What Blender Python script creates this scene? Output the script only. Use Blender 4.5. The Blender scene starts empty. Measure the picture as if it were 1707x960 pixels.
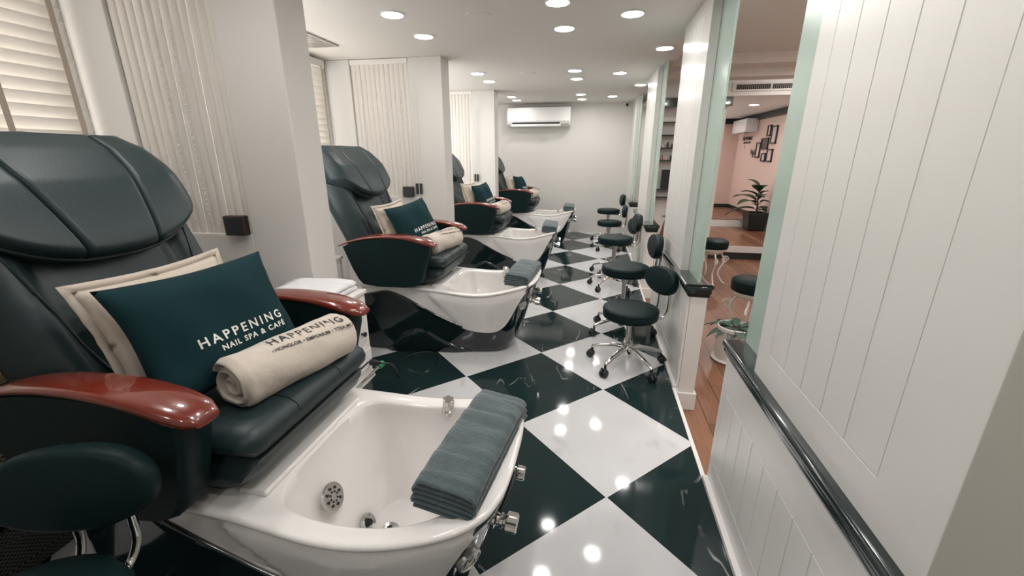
import bpy, bmesh, math, random
from math import sin, cos, pi, radians as R
from mathutils import Vector, Matrix, noise

random.seed(7)
SC = bpy.context.scene
COL = SC.collection

# ------------------------------------------------------------------ camera
cam_d = bpy.data.cameras.new('camera')
cam_d.sensor_width = 36.0
cam_d.lens = 36.0 * 703.0 / 1707.0
cam_d.clip_start = 0.02
cam = bpy.data.objects.new('camera', cam_d)
COL.objects.link(cam)
cam.location = (0, 0, 1.34)
cam.rotation_euler = (R(90 - 17.5), 0, R(10.76))
SC.camera = cam

# ------------------------------------------------------------------ world, exposure
W = bpy.data.worlds.new('world'); SC.world = W
W.use_nodes = True
W.node_tree.nodes['Background'].inputs[0].default_value = (0.95, 0.97, 1.0, 1)
W.node_tree.nodes['Background'].inputs[1].default_value = 0.5
SC.view_settings.view_transform = 'Standard'
SC.view_settings.look = 'None'
SC.view_settings.gamma = 1.0
SC.view_settings.use_curve_mapping = False
SC.view_settings.exposure = 1.45

LAMP_E = 32.0        # ceiling lamp diffusers
WIN_E = 1.5          # daylight behind the blinds
LAMP_COL = (1.0, 0.975, 0.945)

# ------------------------------------------------------------------ materials
def new_mat(name):
    m = bpy.data.materials.new(name); m.use_nodes = True
    return m, m.node_tree.nodes, m.node_tree.links, m.node_tree.nodes['Principled BSDF']

def mat(name, col, rough=0.5, metal=0.0, coat=0.0, spec=0.5, bump=0.0, bscale=60.0, var=0.0, vscale=6.0, sheen=0.0, detail=3.0):
    m, N, L, b = new_mat(name)
    b.inputs['Base Color'].default_value = (*col, 1)
    b.inputs['Roughness'].default_value = rough
    b.inputs['Metallic'].default_value = metal
    b.inputs['Specular IOR Level'].default_value = spec
    b.inputs['Coat Weight'].default_value = coat
    b.inputs['Coat Roughness'].default_value = 0.04
    if sheen:
        b.inputs['Sheen Weight'].default_value = sheen
    tc = N.new('ShaderNodeTexCoord')
    if bump:
        n = N.new('ShaderNodeTexNoise'); n.inputs['Scale'].default_value = bscale; n.inputs['Detail'].default_value = detail
        L.new(tc.outputs['Object'], n.inputs['Vector'])
        bp = N.new('ShaderNodeBump'); bp.inputs['Strength'].default_value = bump; bp.inputs['Distance'].default_value = 0.004
        L.new(n.outputs['Fac'], bp.inputs['Height']); L.new(bp.outputs['Normal'], b.inputs['Normal'])
    if var:
        n = N.new('ShaderNodeTexNoise'); n.inputs['Scale'].default_value = vscale; n.inputs['Detail'].default_value = 4
        L.new(tc.outputs['Object'], n.inputs['Vector'])
        mx = N.new('ShaderNodeMix'); mx.data_type = 'RGBA'
        mx.inputs['A'].default_value = (*[c * (1 - var) for c in col], 1)
        mx.inputs['B'].default_value = (*[min(1, c * (1 + var)) for c in col], 1)
        L.new(n.outputs['Fac'], mx.inputs['Factor']); L.new(mx.outputs['Result'], b.inputs['Base Color'])
    return m

def emit(name, col, s):
    m, N, L, b = new_mat(name)
    b.inputs['Base Color'].default_value = (*col, 1)
    b.inputs['Emission Color'].default_value = (*col, 1)
    b.inputs['Emission Strength'].default_value = s
    return m

def math_node(N, L, op, a, b=None):
    n = N.new('ShaderNodeMath'); n.operation = op
    for i, v in enumerate((a, b)):
        if v is None: continue
        if isinstance(v, (int, float)): n.inputs[i].default_value = v
        else: L.new(v, n.inputs[i])
    return n.outputs[0]

def floor_mat():
    m, N, L, b = new_mat('checkered_marble_tile')
    tc = N.new('ShaderNodeTexCoord'); sp = N.new('ShaderNodeSeparateXYZ'); L.new(tc.outputs['Object'], sp.inputs[0])
    x = math_node(N, L, 'SUBTRACT', sp.outputs[0], 0.1205); y = math_node(N, L, 'SUBTRACT', sp.outputs[1], 1.440)
    k = 1 / (0.6 * math.sqrt(2))
    p = math_node(N, L, 'MULTIPLY', math_node(N, L, 'ADD', x, y), k)
    q = math_node(N, L, 'MULTIPLY', math_node(N, L, 'SUBTRACT', x, y), k)
    fp = math_node(N, L, 'FLOOR', p); fq = math_node(N, L, 'FLOOR', q)
    s = math_node(N, L, 'ADD', fp, fq)
    odd = math_node(N, L, 'MODULO', math_node(N, L, 'ADD', s, 200.0), 2.0)
    black = math_node(N, L, 'LESS_THAN', odd, 0.5)
    # per tile offset
    off = N.new('ShaderNodeCombineXYZ'); L.new(math_node(N, L, 'MULTIPLY', fp, 3.7), off.inputs[0]); L.new(math_node(N, L, 'MULTIPLY', fq, 5.3), off.inputs[1])
    va = N.new('ShaderNodeVectorMath'); va.operation = 'ADD'; L.new(tc.outputs['Object'], va.inputs[0]); L.new(off.outputs[0], va.inputs[1])
    vm = N.new('ShaderNodeMapping'); vm.inputs['Rotation'].default_value = (0, 0, R(25)); vm.inputs['Scale'].default_value = (1.6, .45, 1); L.new(va.outputs[0], vm.inputs[0])
    def veins(scale, width, dist):
        n = N.new('ShaderNodeTexNoise'); n.inputs['Scale'].default_value = scale; n.inputs['Detail'].default_value = 3; n.inputs['Distortion'].default_value = dist
        L.new(vm.outputs[0], n.inputs['Vector'])
        d = math_node(N, L, 'ABSOLUTE', math_node(N, L, 'SUBTRACT', n.outputs['Fac'], 0.5))
        r = N.new('ShaderNodeMapRange'); r.inputs['From Min'].default_value = 0; r.inputs['From Max'].default_value = width
        r.inputs['To Min'].default_value = 1; r.inputs['To Max'].default_value = 0
        L.new(d, r.inputs['Value']); return r.outputs[0]
    n2 = N.new('ShaderNodeTexNoise'); n2.inputs['Scale'].default_value = 4.5; L.new(va.outputs[0], n2.inputs['Vector'])
    mask = N.new('ShaderNodeMapRange'); mask.inputs['From Min'].default_value = 0.52; mask.inputs['From Max'].default_value = 0.62; L.new(n2.outputs['Fac'], mask.inputs['Value'])
    vb = math_node(N, L, 'MULTIPLY', veins(2.4, 0.0075, .35), mask.outputs[0])
    vw = math_node(N, L, 'MULTIPLY', veins(1.5, 0.035, .6), math_node(N, L, 'MULTIPLY', mask.outputs[0], 0.55))
    def mix(f, a, c):
        mx = N.new('ShaderNodeMix'); mx.data_type = 'RGBA'
        L.new(f, mx.inputs['Factor']) if not isinstance(f, float) else setattr(mx.inputs['Factor'], 'default_value', f)
        for nm, v in (('A', a), ('B', c)):
            if isinstance(v, tuple): mx.inputs[nm].default_value = (*v, 1)
            else: L.new(v, mx.inputs[nm])
        return mx.outputs['Result']
    cb = mix(vb, (0.012, 0.026, 0.027), (0.42, 0.42, 0.40))
    cw = mix(vw, (0.58, 0.58, 0.59), (0.40, 0.39, 0.385))
    c = mix(black, cw, cb)
    def edge(v):
        f = math_node(N, L, 'FRACT', v)
        return math_node(N, L, 'MINIMUM', f, math_node(N, L, 'SUBTRACT', 1.0, f))
    g = math_node(N, L, 'LESS_THAN', math_node(N, L, 'MINIMUM', edge(p), edge(q)), 0.0035)
    c = mix(g, c, (0.62, 0.61, 0.60))
    L.new(c, b.inputs['Base Color'])
    b.inputs['Roughness'].default_value = 0.07
    b.inputs['Specular IOR Level'].default_value = 0.22
    return m

def wood_floor_mat(name, along='Y', c1=(0.20, 0.085, 0.045), c2=(0.33, 0.16, 0.09)):
    m, N, L, b = new_mat(name)
    tc = N.new('ShaderNodeTexCoord'); mp = N.new('ShaderNodeMapping'); L.new(tc.outputs['Object'], mp.inputs[0])
    if along == 'Y': mp.inputs['Rotation'].default_value = (0, 0, R(90))
    br = N.new('ShaderNodeTexBrick'); L.new(mp.outputs[0], br.inputs['Vector'])
    br.inputs['Color1'].default_value = (*c1, 1); br.inputs['Color2'].default_value = (*c2, 1); br.inputs['Mortar'].default_value = (c1[0] * .35, c1[1] * .35, c1[2] * .35, 1)
    br.inputs['Scale'].default_value = 1.0; br.inputs['Brick Width'].default_value = 0.9; br.inputs['Row Height'].default_value = 0.12; br.inputs['Mortar Size'].default_value = 0.003
    n = N.new('ShaderNodeTexNoise'); n.inputs['Scale'].default_value = 5; n.inputs['Detail'].default_value = 6
    mp2 = N.new('ShaderNodeMapping'); mp2.inputs['Scale'].default_value = (1.2, 14, 1) ; L.new(mp.outputs[0], mp2.inputs[0]); L.new(mp2.outputs[0], n.inputs['Vector'])
    mx = N.new('ShaderNodeMix'); mx.data_type = 'RGBA'; mx.blend_type = 'MULTIPLY'; mx.inputs['Factor'].default_value = 0.55
    L.new(br.outputs['Color'], mx.inputs['A']); L.new(n.outputs['Fac'], mx.inputs['B'])
    L.new(mx.outputs['Result'], b.inputs['Base Color'])
    b.inputs['Roughness'].default_value = 0.32
    return m

def mahogany():
    m, N, L, b = new_mat('polished_mahogany')
    tc = N.new('ShaderNodeTexCoord'); mp = N.new('ShaderNodeMapping'); mp.inputs['Scale'].default_value = (2, 22, 22); L.new(tc.outputs['Object'], mp.inputs[0])
    n = N.new('ShaderNodeTexNoise'); n.inputs['Scale'].default_value = 2; n.inputs['Detail'].default_value = 5; L.new(mp.outputs[0], n.inputs['Vector'])
    cr = N.new('ShaderNodeValToRGB'); cr.color_ramp.elements[0].color = (0.115, 0.011, 0.005, 1); cr.color_ramp.elements[1].color = (0.21, 0.026, 0.009, 1)
    L.new(n.outputs['Fac'], cr.inputs[0]); L.new(cr.outputs[0], b.inputs['Base Color'])
    b.inputs['Roughness'].default_value = 0.25; b.inputs['Coat Weight'].default_value = 1.0; b.inputs['Coat Roughness'].default_value = 0.03
    return m

def weave_mat(name, c1, c2, scale=60):
    m, N, L, b = new_mat(name)
    tc = N.new('ShaderNodeTexCoord'); ck = N.new('ShaderNodeTexChecker'); ck.inputs['Scale'].default_value = scale
    ck.inputs['Color1'].default_value = (*c1, 1); ck.inputs['Color2'].default_value = (*c2, 1)
    L.new(tc.outputs['Object'], ck.inputs['Vector']); L.new(ck.outputs['Color'], b.inputs['Base Color'])
    b.inputs['Roughness'].default_value = 0.7
    return m

def glass_mat():
    m, N, L, b = new_mat('pale_green_frosted_glass')
    b.inputs['Base Color'].default_value = (0.60, 0.74, 0.66, 1)
    b.inputs['Roughness'].default_value = 0.22
    b.inputs['Transmission Weight'].default_value = 0.35
    b.inputs['IOR'].default_value = 1.45
    return m

M = {}
M['wall'] = mat('warm_white_paint', (0.66, 0.64, 0.61), 0.6, bump=0.03, bscale=180)
M['panel'] = mat('satin_white_panel', (0.74, 0.725, 0.695), 0.28, spec=0.5)
M['ceil'] = mat('ceiling_paint', (0.72, 0.69, 0.65), 0.7)
M['ceilfar'] = mat('pale_ceiling_paint', (0.80, 0.785, 0.765), 0.7)
M['trimblack'] = mat('black_lacquer_trim', (0.010, 0.020, 0.021), 0.14, coat=0.6)
M['marble'] = mat('pale_marble_strip', (0.74, 0.72, 0.70), 0.12, var=0.06, vscale=14)
M['floor'] = floor_mat()
M['woodfloor'] = wood_floor_mat('reddish_wood_planks')
M['leather'] = mat('teal_black_leather', (0.013, 0.028, 0.030), 0.42, bump=0.10, bscale=240, spec=0.45)
M['vinyl'] = mat('matte_black_vinyl', (0.006, 0.017, 0.018), 0.42, bump=0.05, bscale=300, spec=0.12)
M['hull'] = mat('gloss_black_fibreglass', (0.006, 0.014, 0.016), 0.10, coat=0.7)
M['tub'] = mat('gloss_white_acrylic', (0.84, 0.81, 0.785), 0.13, coat=0.35)
M['wood'] = mahogany()
M['chrome'] = mat('chrome', (0.75, 0.74, 0.72), 0.09, metal=1.0)
M['steel'] = mat('brushed_steel', (0.55, 0.54, 0.52), 0.28, metal=1.0)
M['blackplastic'] = mat('black_plastic', (0.012, 0.017, 0.018), 0.38)
M['tealcloth'] = mat('dark_teal_cotton', (0.004, 0.026, 0.031), 0.85, bump=0.22, bscale=26, spec=0.2, detail=2)
M['linen'] = mat('natural_linen', (0.52, 0.455, 0.385), 0.9, bump=0.35, bscale=30, spec=0.15, var=0.05)
M['beigetowel'] = mat('cream_cotton_towel', (0.56, 0.495, 0.425), 0.95, bump=0.5, bscale=45, spec=0.1, var=0.06, sheen=0.2)
M['greytowel'] = mat('slate_grey_terry', (0.085, 0.115, 0.120), 0.95, bump=0.8, bscale=110, spec=0.1, var=0.22, vscale=30, sheen=0.35)
M['whitetowel'] = mat('white_terry', (0.76, 0.75, 0.76), 0.95, bump=0.5, bscale=120, spec=0.1, sheen=0.2)
M['white'] = mat('white_lacquer', (0.74, 0.715, 0.68), 0.3)
M['whiteplastic'] = mat('white_plastic', (0.74, 0.735, 0.72), 0.22)
M['blind'] = mat('ivory_blind_slat', (0.68, 0.645, 0.60), 0.45)
M['tape'] = mat('beige_ladder_tape', (0.50, 0.44, 0.37), 0.8)
M['lamp'] = emit('lamp_diffuser', LAMP_COL, LAMP_E)
M['farlamp'] = emit('bright_lamp_diffuser', LAMP_COL, LAMP_E * 3.2)
M['day'] = emit('daylit_window', (1.0, 0.985, 0.96), WIN_E)
M['glass'] = glass_mat()
M['pink'] = mat('pink_paint', (0.60, 0.43, 0.365), 0.7)
M['greige'] = mat('grey_green_wall', (0.40, 0.385, 0.335), 0.6)  # one even grey green, darker than the other walls
M['darkwood'] = mat('dark_brown_wood', (0.030, 0.016, 0.013), 0.35, var=0.2, vscale=30)
M['letter'] = mat('white_embroidery', (0.78, 0.76, 0.72), 0.8)
M['ink'] = mat('black_print', (0.02, 0.022, 0.024), 0.8)
M['leaf'] = mat('green_leaf', (0.022, 0.052, 0.022), 0.4, var=0.4, vscale=12)
M['palelf'] = mat('grey_green_leaf', (0.045, 0.085, 0.06), 0.45, var=0.4, vscale=12)
M['soil'] = mat('potting_soil', (0.03, 0.022, 0.015), 0.95, bump=0.8, bscale=60)
M['ceramic'] = mat('white_ceramic', (0.70, 0.69, 0.66), 0.2)
M['terracotta'] = mat('terracotta', (0.30, 0.12, 0.08), 0.6, var=0.2)
M['paper'] = mat('picture_paper', (0.55, 0.42, 0.37), 0.8, var=0.3, vscale=9)
M['darkpaper'] = mat('dark_picture', (0.07, 0.05, 0.045), 0.5, var=0.5, vscale=9)
M['red'] = mat('red_print', (0.5, 0.06, 0.05), 0.6)
M['green'] = mat('green_plastic', (0.02, 0.22, 0.10), 0.4)
M['wicker'] = weave_mat('beige_wicker', (0.36, 0.29, 0.19), (0.05, 0.04, 0.03), 120)
M['darkwicker'] = weave_mat('grey_wicker', (0.10, 0.105, 0.10), (0.012, 0.012, 0.012), 130)
M['pinewood'] = mat('pale_wood', (0.33, 0.235, 0.14), 0.5, var=0.2, vscale=25)
M['grille'] = mat('grey_vent', (0.42, 0.39, 0.36), 0.5)
M['hole'] = mat('dark_opening', (0.02, 0.02, 0.02), 0.8)
BOT = [mat('bottle_' + n, c, 0.15, coat=.5) for n, c in (('amber', (0.08, 0.03, 0.012)), ('black', (0.02, 0.02, 0.022)), ('clear', (0.45, 0.40, 0.36)), ('rose', (0.32, 0.10, 0.09)))]

# ------------------------------------------------------------------ mesh helper
class G:
    def __init__(s): s.v = []; s.f = []
    def add(s, v, f, mtx=None):
        o = len(s.v)
        s.v += [tuple(mtx @ Vector(p)) if mtx is not None else tuple(p) for p in v]
        s.f += [tuple(i + o for i in q) for q in f]
        return s
    def addg(s, g, mtx=None): return s.add(g.v, g.f, mtx)
    def box(s, x0, x1, y0, y1, z0, z1, bev=0.0, seg=2, mtx=None):
        if bev <= 0:
            v = [(x, y, z) for x in (x0, x1) for y in (y0, y1) for z in (z0, z1)]
            f = [(0, 1, 3, 2), (4, 6, 7, 5), (0, 4, 5, 1), (2, 3, 7, 6), (0, 2, 6, 4), (1, 5, 7, 3)]
            return s.add(v, f, mtx)
        b = bmesh.new(); bmesh.ops.create_cube(b, size=1.0)
        for v in b.verts:
            v.co = Vector(((x0 + x1) / 2 + v.co.x * (x1 - x0), (y0 + y1) / 2 + v.co.y * (y1 - y0), (z0 + z1) / 2 + v.co.z * (z1 - z0)))
        bmesh.ops.bevel(b, geom=list(b.edges), offset=bev, segments=seg, profile=0.5, affect='EDGES')
        b.verts.index_update()
        s.add([v.co[:] for v in b.verts], [[v.index for v in f.verts] for f in b.faces], mtx); b.free()
        return s
    def loft(s, rings, cap0=True, cap1=True, closed=True, mtx=None):
        n = len(rings[0]); v = [p for r in rings for p in r]; f = []
        for i in range(len(rings) - 1):
            for j in range(n if closed else n - 1):
                k = (j + 1) % n
                f.append((i * n + j, i * n + k, (i + 1) * n + k, (i + 1) * n + j))
        if cap0: f.append(tuple(reversed(range(n))))
        if cap1: f.append(tuple(range((len(rings) - 1) * n, len(rings) * n)))
        return s.add(v, f, mtx)
    def lathe(s, prof, n=32, mtx=None, cap0=True, cap1=True):
        rings = [[(r * cos(2 * pi * j / n), r * sin(2 * pi * j / n), z) for j in range(n)] for r, z in prof]
        return s.loft(rings, cap0, cap1, True, mtx)
    def tube(s, pts, r, n=10, cap=True):
        P = [Vector(p) for p in pts]; rings = []
        up = Vector((0, 0, 1)); prev = None
        for i, p in enumerate(P):
            t = (P[min(i + 1, len(P) - 1)] - P[max(i - 1, 0)]).normalized()
            if prev is None:
                a = up if abs(t.z) < 0.9 else Vector((1, 0, 0))
                x = t.cross(a).normalized()
            else:
                x = (prev - t * prev.dot(t)).normalized()
            prev = x; y = t.cross(x)
            rr = r[i] if isinstance(r, (list, tuple)) else r
            rings.append([tuple(p + (x * cos(2 * pi * j / n) + y * sin(2 * pi * j / n)) * rr) for j in range(n)])
        return s.loft(rings, cap, cap)
    def grid(s, fn, nu, nv, mtx=None):
        v = [fn(i / nu, j / nv) for i in range(nu + 1) for j in range(nv + 1)]
        f = [(i * (nv + 1) + j, (i + 1) * (nv + 1) + j, (i + 1) * (nv + 1) + j + 1, i * (nv + 1) + j + 1) for i in range(nu) for j in range(nv)]
        return s.add(v, f, mtx)
    def prism(s, poly, axis, a, b, mtx=None):
        """poly of (p,q) extruded along axis: 'y' -> (p,t,q), 'x' -> (t,p,q), 'z' -> (p,q,t)"""
        mk = {'y': lambda p, q, t: (p, t, q), 'x': lambda p, q, t: (t, p, q), 'z': lambda p, q, t: (p, q, t)}[axis]
        return s.loft([[mk(p, q, t) for p, q in poly] for t in (a, b)], mtx=mtx)
    def build(s, name, m, parent=None, smooth=True, angle=50, bevel=0.0, seg=2, sub=0, solid=0.0, loc=None):
        me = bpy.data.meshes.new(name); me.from_pydata(s.v, [], s.f); me.update()
        b = bmesh.new(); b.from_mesh(me)
        bmesh.ops.remove_doubles(b, verts=b.verts, dist=1e-5)
        bmesh.ops.recalc_face_normals(b, faces=b.faces)
        b.to_mesh(me); b.free()
        me.materials.append(m)
        o = bpy.data.objects.new(name, me); COL.objects.link(o)
        if parent is not None: o.parent = parent
        if loc is not None: o.location = loc
        if solid:
            md = o.modifiers.new('s', 'SOLIDIFY'); md.thickness = solid; md.offset = 0
        if bevel:
            md = o.modifiers.new('b', 'BEVEL'); md.width = bevel; md.segments = seg; md.limit_method = 'ANGLE'; md.angle_limit = R(40)
        if sub:
            md = o.modifiers.new('u', 'SUBSURF'); md.levels = sub; md.render_levels = sub
        if smooth:
            me.polygons.foreach_set('use_smooth', [True] * len(me.polygons))
            if angle < 180: me.set_sharp_from_angle(angle=R(angle))
        return o

def tag(o, label=None, cat=None, group=None, kind=None):
    if label: o['label'] = label
    if cat: o['category'] = cat
    if group: o['group'] = group
    if kind: o['kind'] = kind
    return o

def thing(name, label, cat, loc=(0, 0, 0), rot=(0, 0, 0), group=None):
    o = bpy.data.objects.new(name, None); COL.objects.link(o)
    o.empty_display_size = 0.1
    o.location = loc; o.rotation_euler = rot
    return tag(o, label, cat, group)

def struct(name, g, m, label, cat, **k):
    o = g.build(name, m, **k)
    return tag(o, label, cat, kind='structure')

CHILD = {}
def copy_tree(o, parent=None):
    c = o.copy(); COL.objects.link(c)
    if parent is not None: c.parent = parent
    for ch in list(o.children): copy_tree(ch, c)
    return c

def dup(src, loc, label, rotz=None, group=None):
    c = copy_tree(src); c.location = loc; c['label'] = label
    if rotz is not None: c.rotation_euler = (src.rotation_euler[0], src.rotation_euler[1], rotz)
    if group: c['group'] = group
    return c

def lerp(a, b, t): return a + (b - a) * t
def interp(x, pts):
    if x <= pts[0][0]: return pts[0][1]
    for (x0, y0), (x1, y1) in zip(pts, pts[1:]):
        if x <= x1: return lerp(y0, y1, (x - x0) / (x1 - x0))
    return pts[-1][1]
def sm(t): t = max(0, min(1, t)); return t * t * (3 - 2 * t)
def catmull(P, n, closed=False):
    out = []; m = len(P); segs = m if closed else m - 1
    g = (lambda i: Vector(P[i % m])) if closed else (lambda i: Vector(P[max(0, min(m - 1, i))]))
    for i in range(segs):
        a, b, c, d = g(i - 1), g(i), g(i + 1), g(i + 2)
        for k in range(n):
            t = k / n
            out.append(0.5 * ((2 * b) + (c - a) * t + (2 * a - 5 * b + 4 * c - d) * t * t + (3 * b - 3 * c + d - a) * t ** 3))
    if not closed: out.append(g(m - 1))
    return out

def text_geo(txt, size, spacing=1.0, bold=0.0):
    cu = bpy.data.curves.new('t', 'FONT'); cu.body = txt; cu.size = size; cu.space_character = spacing
    cu.align_x = 'CENTER'; cu.align_y = 'CENTER'; cu.resolution_u = 3; cu.offset = bold
    o = bpy.data.objects.new('t', cu); COL.objects.link(o)
    me = bpy.data.meshes.new_from_object(o.evaluated_get(bpy.context.evaluated_depsgraph_get()))
    b = bmesh.new(); b.from_mesh(me)
    bmesh.ops.triangulate(b, faces=b.faces)
    bmesh.ops.subdivide_edges(b, edges=[e for e in b.edges if e.calc_length() > size * 0.3], cuts=2)
    b.verts.index_update()
    v = [q.co[:] for q in b.verts]; f = [[q.index for q in p.verts] for p in b.faces]
    b.free(); bpy.data.objects.remove(o); bpy.data.curves.remove(cu); bpy.data.meshes.remove(me)
    return v, f

# ================================================================== SETTING
H = 2.17           # salon ceiling
YB = 7.75          # back wall
XW = -2.52         # window wall
ZL = -0.133        # wooden floor level of the next room
YS = -1.3

struct('floor', G().box(XW, 0.53, YS, YB, -0.05, 0.0), M['floor'], 'black and white diagonal checkered marble tile floor of the pedicure room', 'floor', smooth=False)
struct('floor', G().box(0.545, 3.06, YS, 6.62, ZL - 0.05, ZL), M['woodfloor'], 'reddish brown plank floor of the lower room beyond the half walls', 'floor', smooth=False)
struct('ceiling', G().box(XW - .1, 0.68, YS, YB, H, H + 0.35), M['ceil'], 'flat low ceiling with round lamps over the pedicure chairs', 'ceiling', smooth=False)
struct('wall_back', G().box(XW - .1, 0.78, YB, YB + 0.1, -0.05, H + .3), M['wall'], 'plain white end wall carrying the air conditioner', 'wall', smooth=False)
struct('wall_behind', G().box(XW - .1, 3.2, YS - 0.1, YS, -0.3, 2.6), M['wall'], 'white wall behind the viewpoint', 'wall', smooth=False)

# window wall with openings (x = XW)
wl = G()
win_y = [(0.55, 1.80), (2.55, 3.83), (4.6, 5.86)]
wl.box(XW - .12, XW, YS, YB, -0.05, 0.95)
ys = YS
for a, b_ in win_y:
    wl.box(XW - .12, XW, ys, a, 0.95, H); wl.box(XW - .12, XW, a, b_, 2.12, H); ys = b_
wl.box(XW - .12, XW, ys, YB, 0.95, H)
struct('wall_left', wl, M['wall'], 'white outer wall on the left with blind covered windows', 'wall', smooth=False)

def window(n, x0, x1, y0, y1, z0, z1, axis, label):
    g = G(); g.box(x0, x1, y0, y1, z0, z1)
    o = struct('window_%d' % n, g, M['day'], label, 'window', smooth=False)
    fr = G()
    if axis == 'x':
        ym = (y0 + y1) / 2
        for yy in (y0 + .02, ym, y1 - .02): fr.box(x1, x1 + .02, yy - .02, yy + .02, z0, z1)
        for zz in (z0 + .02, z1 - .02): fr.box(x1, x1 + .02, y0, y1, zz - .02, zz + .02)
    else:
        xm = (x0 + x1) / 2
        for xx in (x0 + .02, xm, x1 - .02): fr.box(xx - .02, xx + .02, y0 - .02, y0, z0, z1)
        for zz in (z0 + .02, z1 - .02): fr.box(x0, x1, y0 - .02, y0, zz - .02, zz + .02)
    fr.build('window_frame', M['white'], o, smooth=False)
    return o
ord_ = ['nearest', 'second', 'third']
for i, (a, b_) in enumerate(win_y):
    window(i + 1, XW - .11, XW - .08, a, b_, 0.95, 2.12, 'x', 'daylit window behind the horizontal slat blind in the %s bay' % ord_[i])

# partitions between the bays: pier + recess with vertical blind
PY = [1.85, 3.94, 6.02]
PX = -1.385
for i, y0 in enumerate(PY):
    g = G()
    t = 0.21
    xr = -1.70
    xl = -2.27
    g.box(xr, PX, y0, y0 + t, 0, H)
    g.box(xl, xr, y0, y0 + t, 0, 0.95)
    g.box(XW, xl, y0, y0 + t, 0, H)
    o = struct('wall_partition', g, M['wall'], 'white pier and sill wall ending the %s chair bay from the viewpoint' % ord_[i], 'wall', bevel=0.006, smooth=False)
    window(4 + i, xl, xr, y0 + t - .04, y0 + t - .01, 0.95, H, 'y', 'daylit pane behind the vertical blind in the %s partition' % ord_[i])

# right half walls with panels, ledges, kerb, glass
def grooved(y0, y1, z0, z1, x, fy0, fy1, fz0, fz1, step, ystart):
    """a board face at x (towards -X) with thin recessed grooves framing a field"""
    g = G(); d = 0.0018; gw = 0.0045
    g.box(x + d, x + d + 0.012, y0, y1, z0, z1)
    g.box(x, x + d, y0, y1, fz1, z1); g.box(x, x + d, y0, y1, z0, fz0)
    g.box(x, x + d, y0, fy0, fz0, fz1); g.box(x, x + d, fy1, y1, fz0, fz1)
    ed = [fy0]; y = ystart
    while y < fy1 - 0.02:
        if y > fy0 + 0.02: ed.append(y)
        y += step
    ed.append(fy1)
    for a, b_ in zip(ed, ed[1:]):
        g.box(x, x + d, a + gw / 2, b_ - gw / 2, fz0 + gw, fz1 - gw)
    return g

def ledge(y0, y1):
    prof = [(0.566, 0.584), (0.549, 0.586), (0.543, 0.596), (0.540, 0.612), (0.540, 0.622), (0.533, 0.627), (0.526, 0.634), (0.526, 0.648), (0.531, 0.656), (0.540, 0.6575), (0.670, 0.6575), (0.680, 0.648), (0.680, 0.634), (0.672, 0.627), (0.664, 0.612), (0.664, 0.584)]
    g = G(); g.prism(prof, 'y', y0, y1)
    # end lip
    g.box(0.537, 0.669, y0 - 0.012, y0, 0.605, 0.645, 0.004); g.box(0.537, 0.669, y1, y1 + 0.012, 0.605, 0.645, 0.004)
    return g

segs = [(0.0, 1.628, (-.1, 1.38)), (2.385, 3.745, (2.69, 3.46)), (4.50, 5.88, (4.78, 5.62)), (6.72, YB, (7.0, YB))]
names = ['nearest the viewpoint', 'second from the viewpoint', 'third from the viewpoint', 'farthest, against the end wall']
for i, (a, b_, (p0, p1)) in enumerate(segs):
    g = G(); g.box(0.566, 0.655, a, b_, ZL, 0.602)
    g.addg(grooved(a, b_, 0.0, 0.602, 0.55, a + 0.05, b_ - 0.045, 0.115, 0.452, 0.1005, a + 0.05 + (0.02 if i == 0 else 0)))
    o = struct('wall_right', g, M['panel'], 'white tongue and groove half wall %s' % names[i], 'wall', smooth=False)
    g = G(); g.box(0.645, 0.668, a - .008, b_ + .008, ZL, -0.02, 0.003); g.box(0.552, 0.668, a - .012, a, ZL, -0.02, 0.003); g.box(0.552, 0.668, b_, b_ + .012, ZL, -0.02, .003)
    struct('baseboard_right', g, M['panel'], 'white skirting board around the half wall %s' % names[i], 'baseboard', smooth=False)
    struct('trim_%d' % (i + 1), ledge(a - 0.004, b_ + (0.004 if i < 3 else 0)), M['trimblack'], 'glossy black moulded ledge on the half wall %s' % names[i], 'ledge', angle=50)
    g = G(); g.box(0.569, 0.603, p0, p1, 0.655, H)
    g.addg(grooved(p0, p1, 0.655, H, 0.556, p0 + 0.10 if i else 0.77, p1 - 0.085, 0.755, 2.10, 0.1025, (p1 - 0.085) - 0.1025 * 12))
    struct('wall_right', g, M['panel'], 'white grooved upper panel above the half wall %s' % names[i], 'wall', smooth=False)
    # skirting strip of pale marble on the salon side
    struct('baseboard_right', G().box(0.529, 0.551, a, b_, 0, 0.022, 0.003), M['marble'], 'low pale marble kerb along the half wall %s' % names[i], 'kerb', smooth=False)
    # glass
    g = G(); g.box(0.6045, 0.6145, a + 0.03 if i else 0.9, b_ - 0.004 if i < 3 else b_, 0.657, H + .12, 0.001)
    o = g.build('glass_screen', M['glass'], smooth=False)
    tag(o, 'pale green glass screen standing on the black ledge %s' % names[i], 'glass screen')
for i, (a, b_) in enumerate(((1.628, 2.385), (3.745, 4.50), (5.88, 6.72))):
    struct('trim_%d' % (i + 5), G().box(0.529, 0.548, a, b_, ZL, 0.004, 0.002), M['marble'], 'pale marble threshold strip in the %s gap between half walls' % ord_[i], 'threshold', smooth=False)

struct('wall_right', G().box(0.545, 0.95, YS, 0.61, ZL, H, 0.006), M['greige'], 'dark grey green wall end at the right edge of the view', 'wall', smooth=False)

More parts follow.
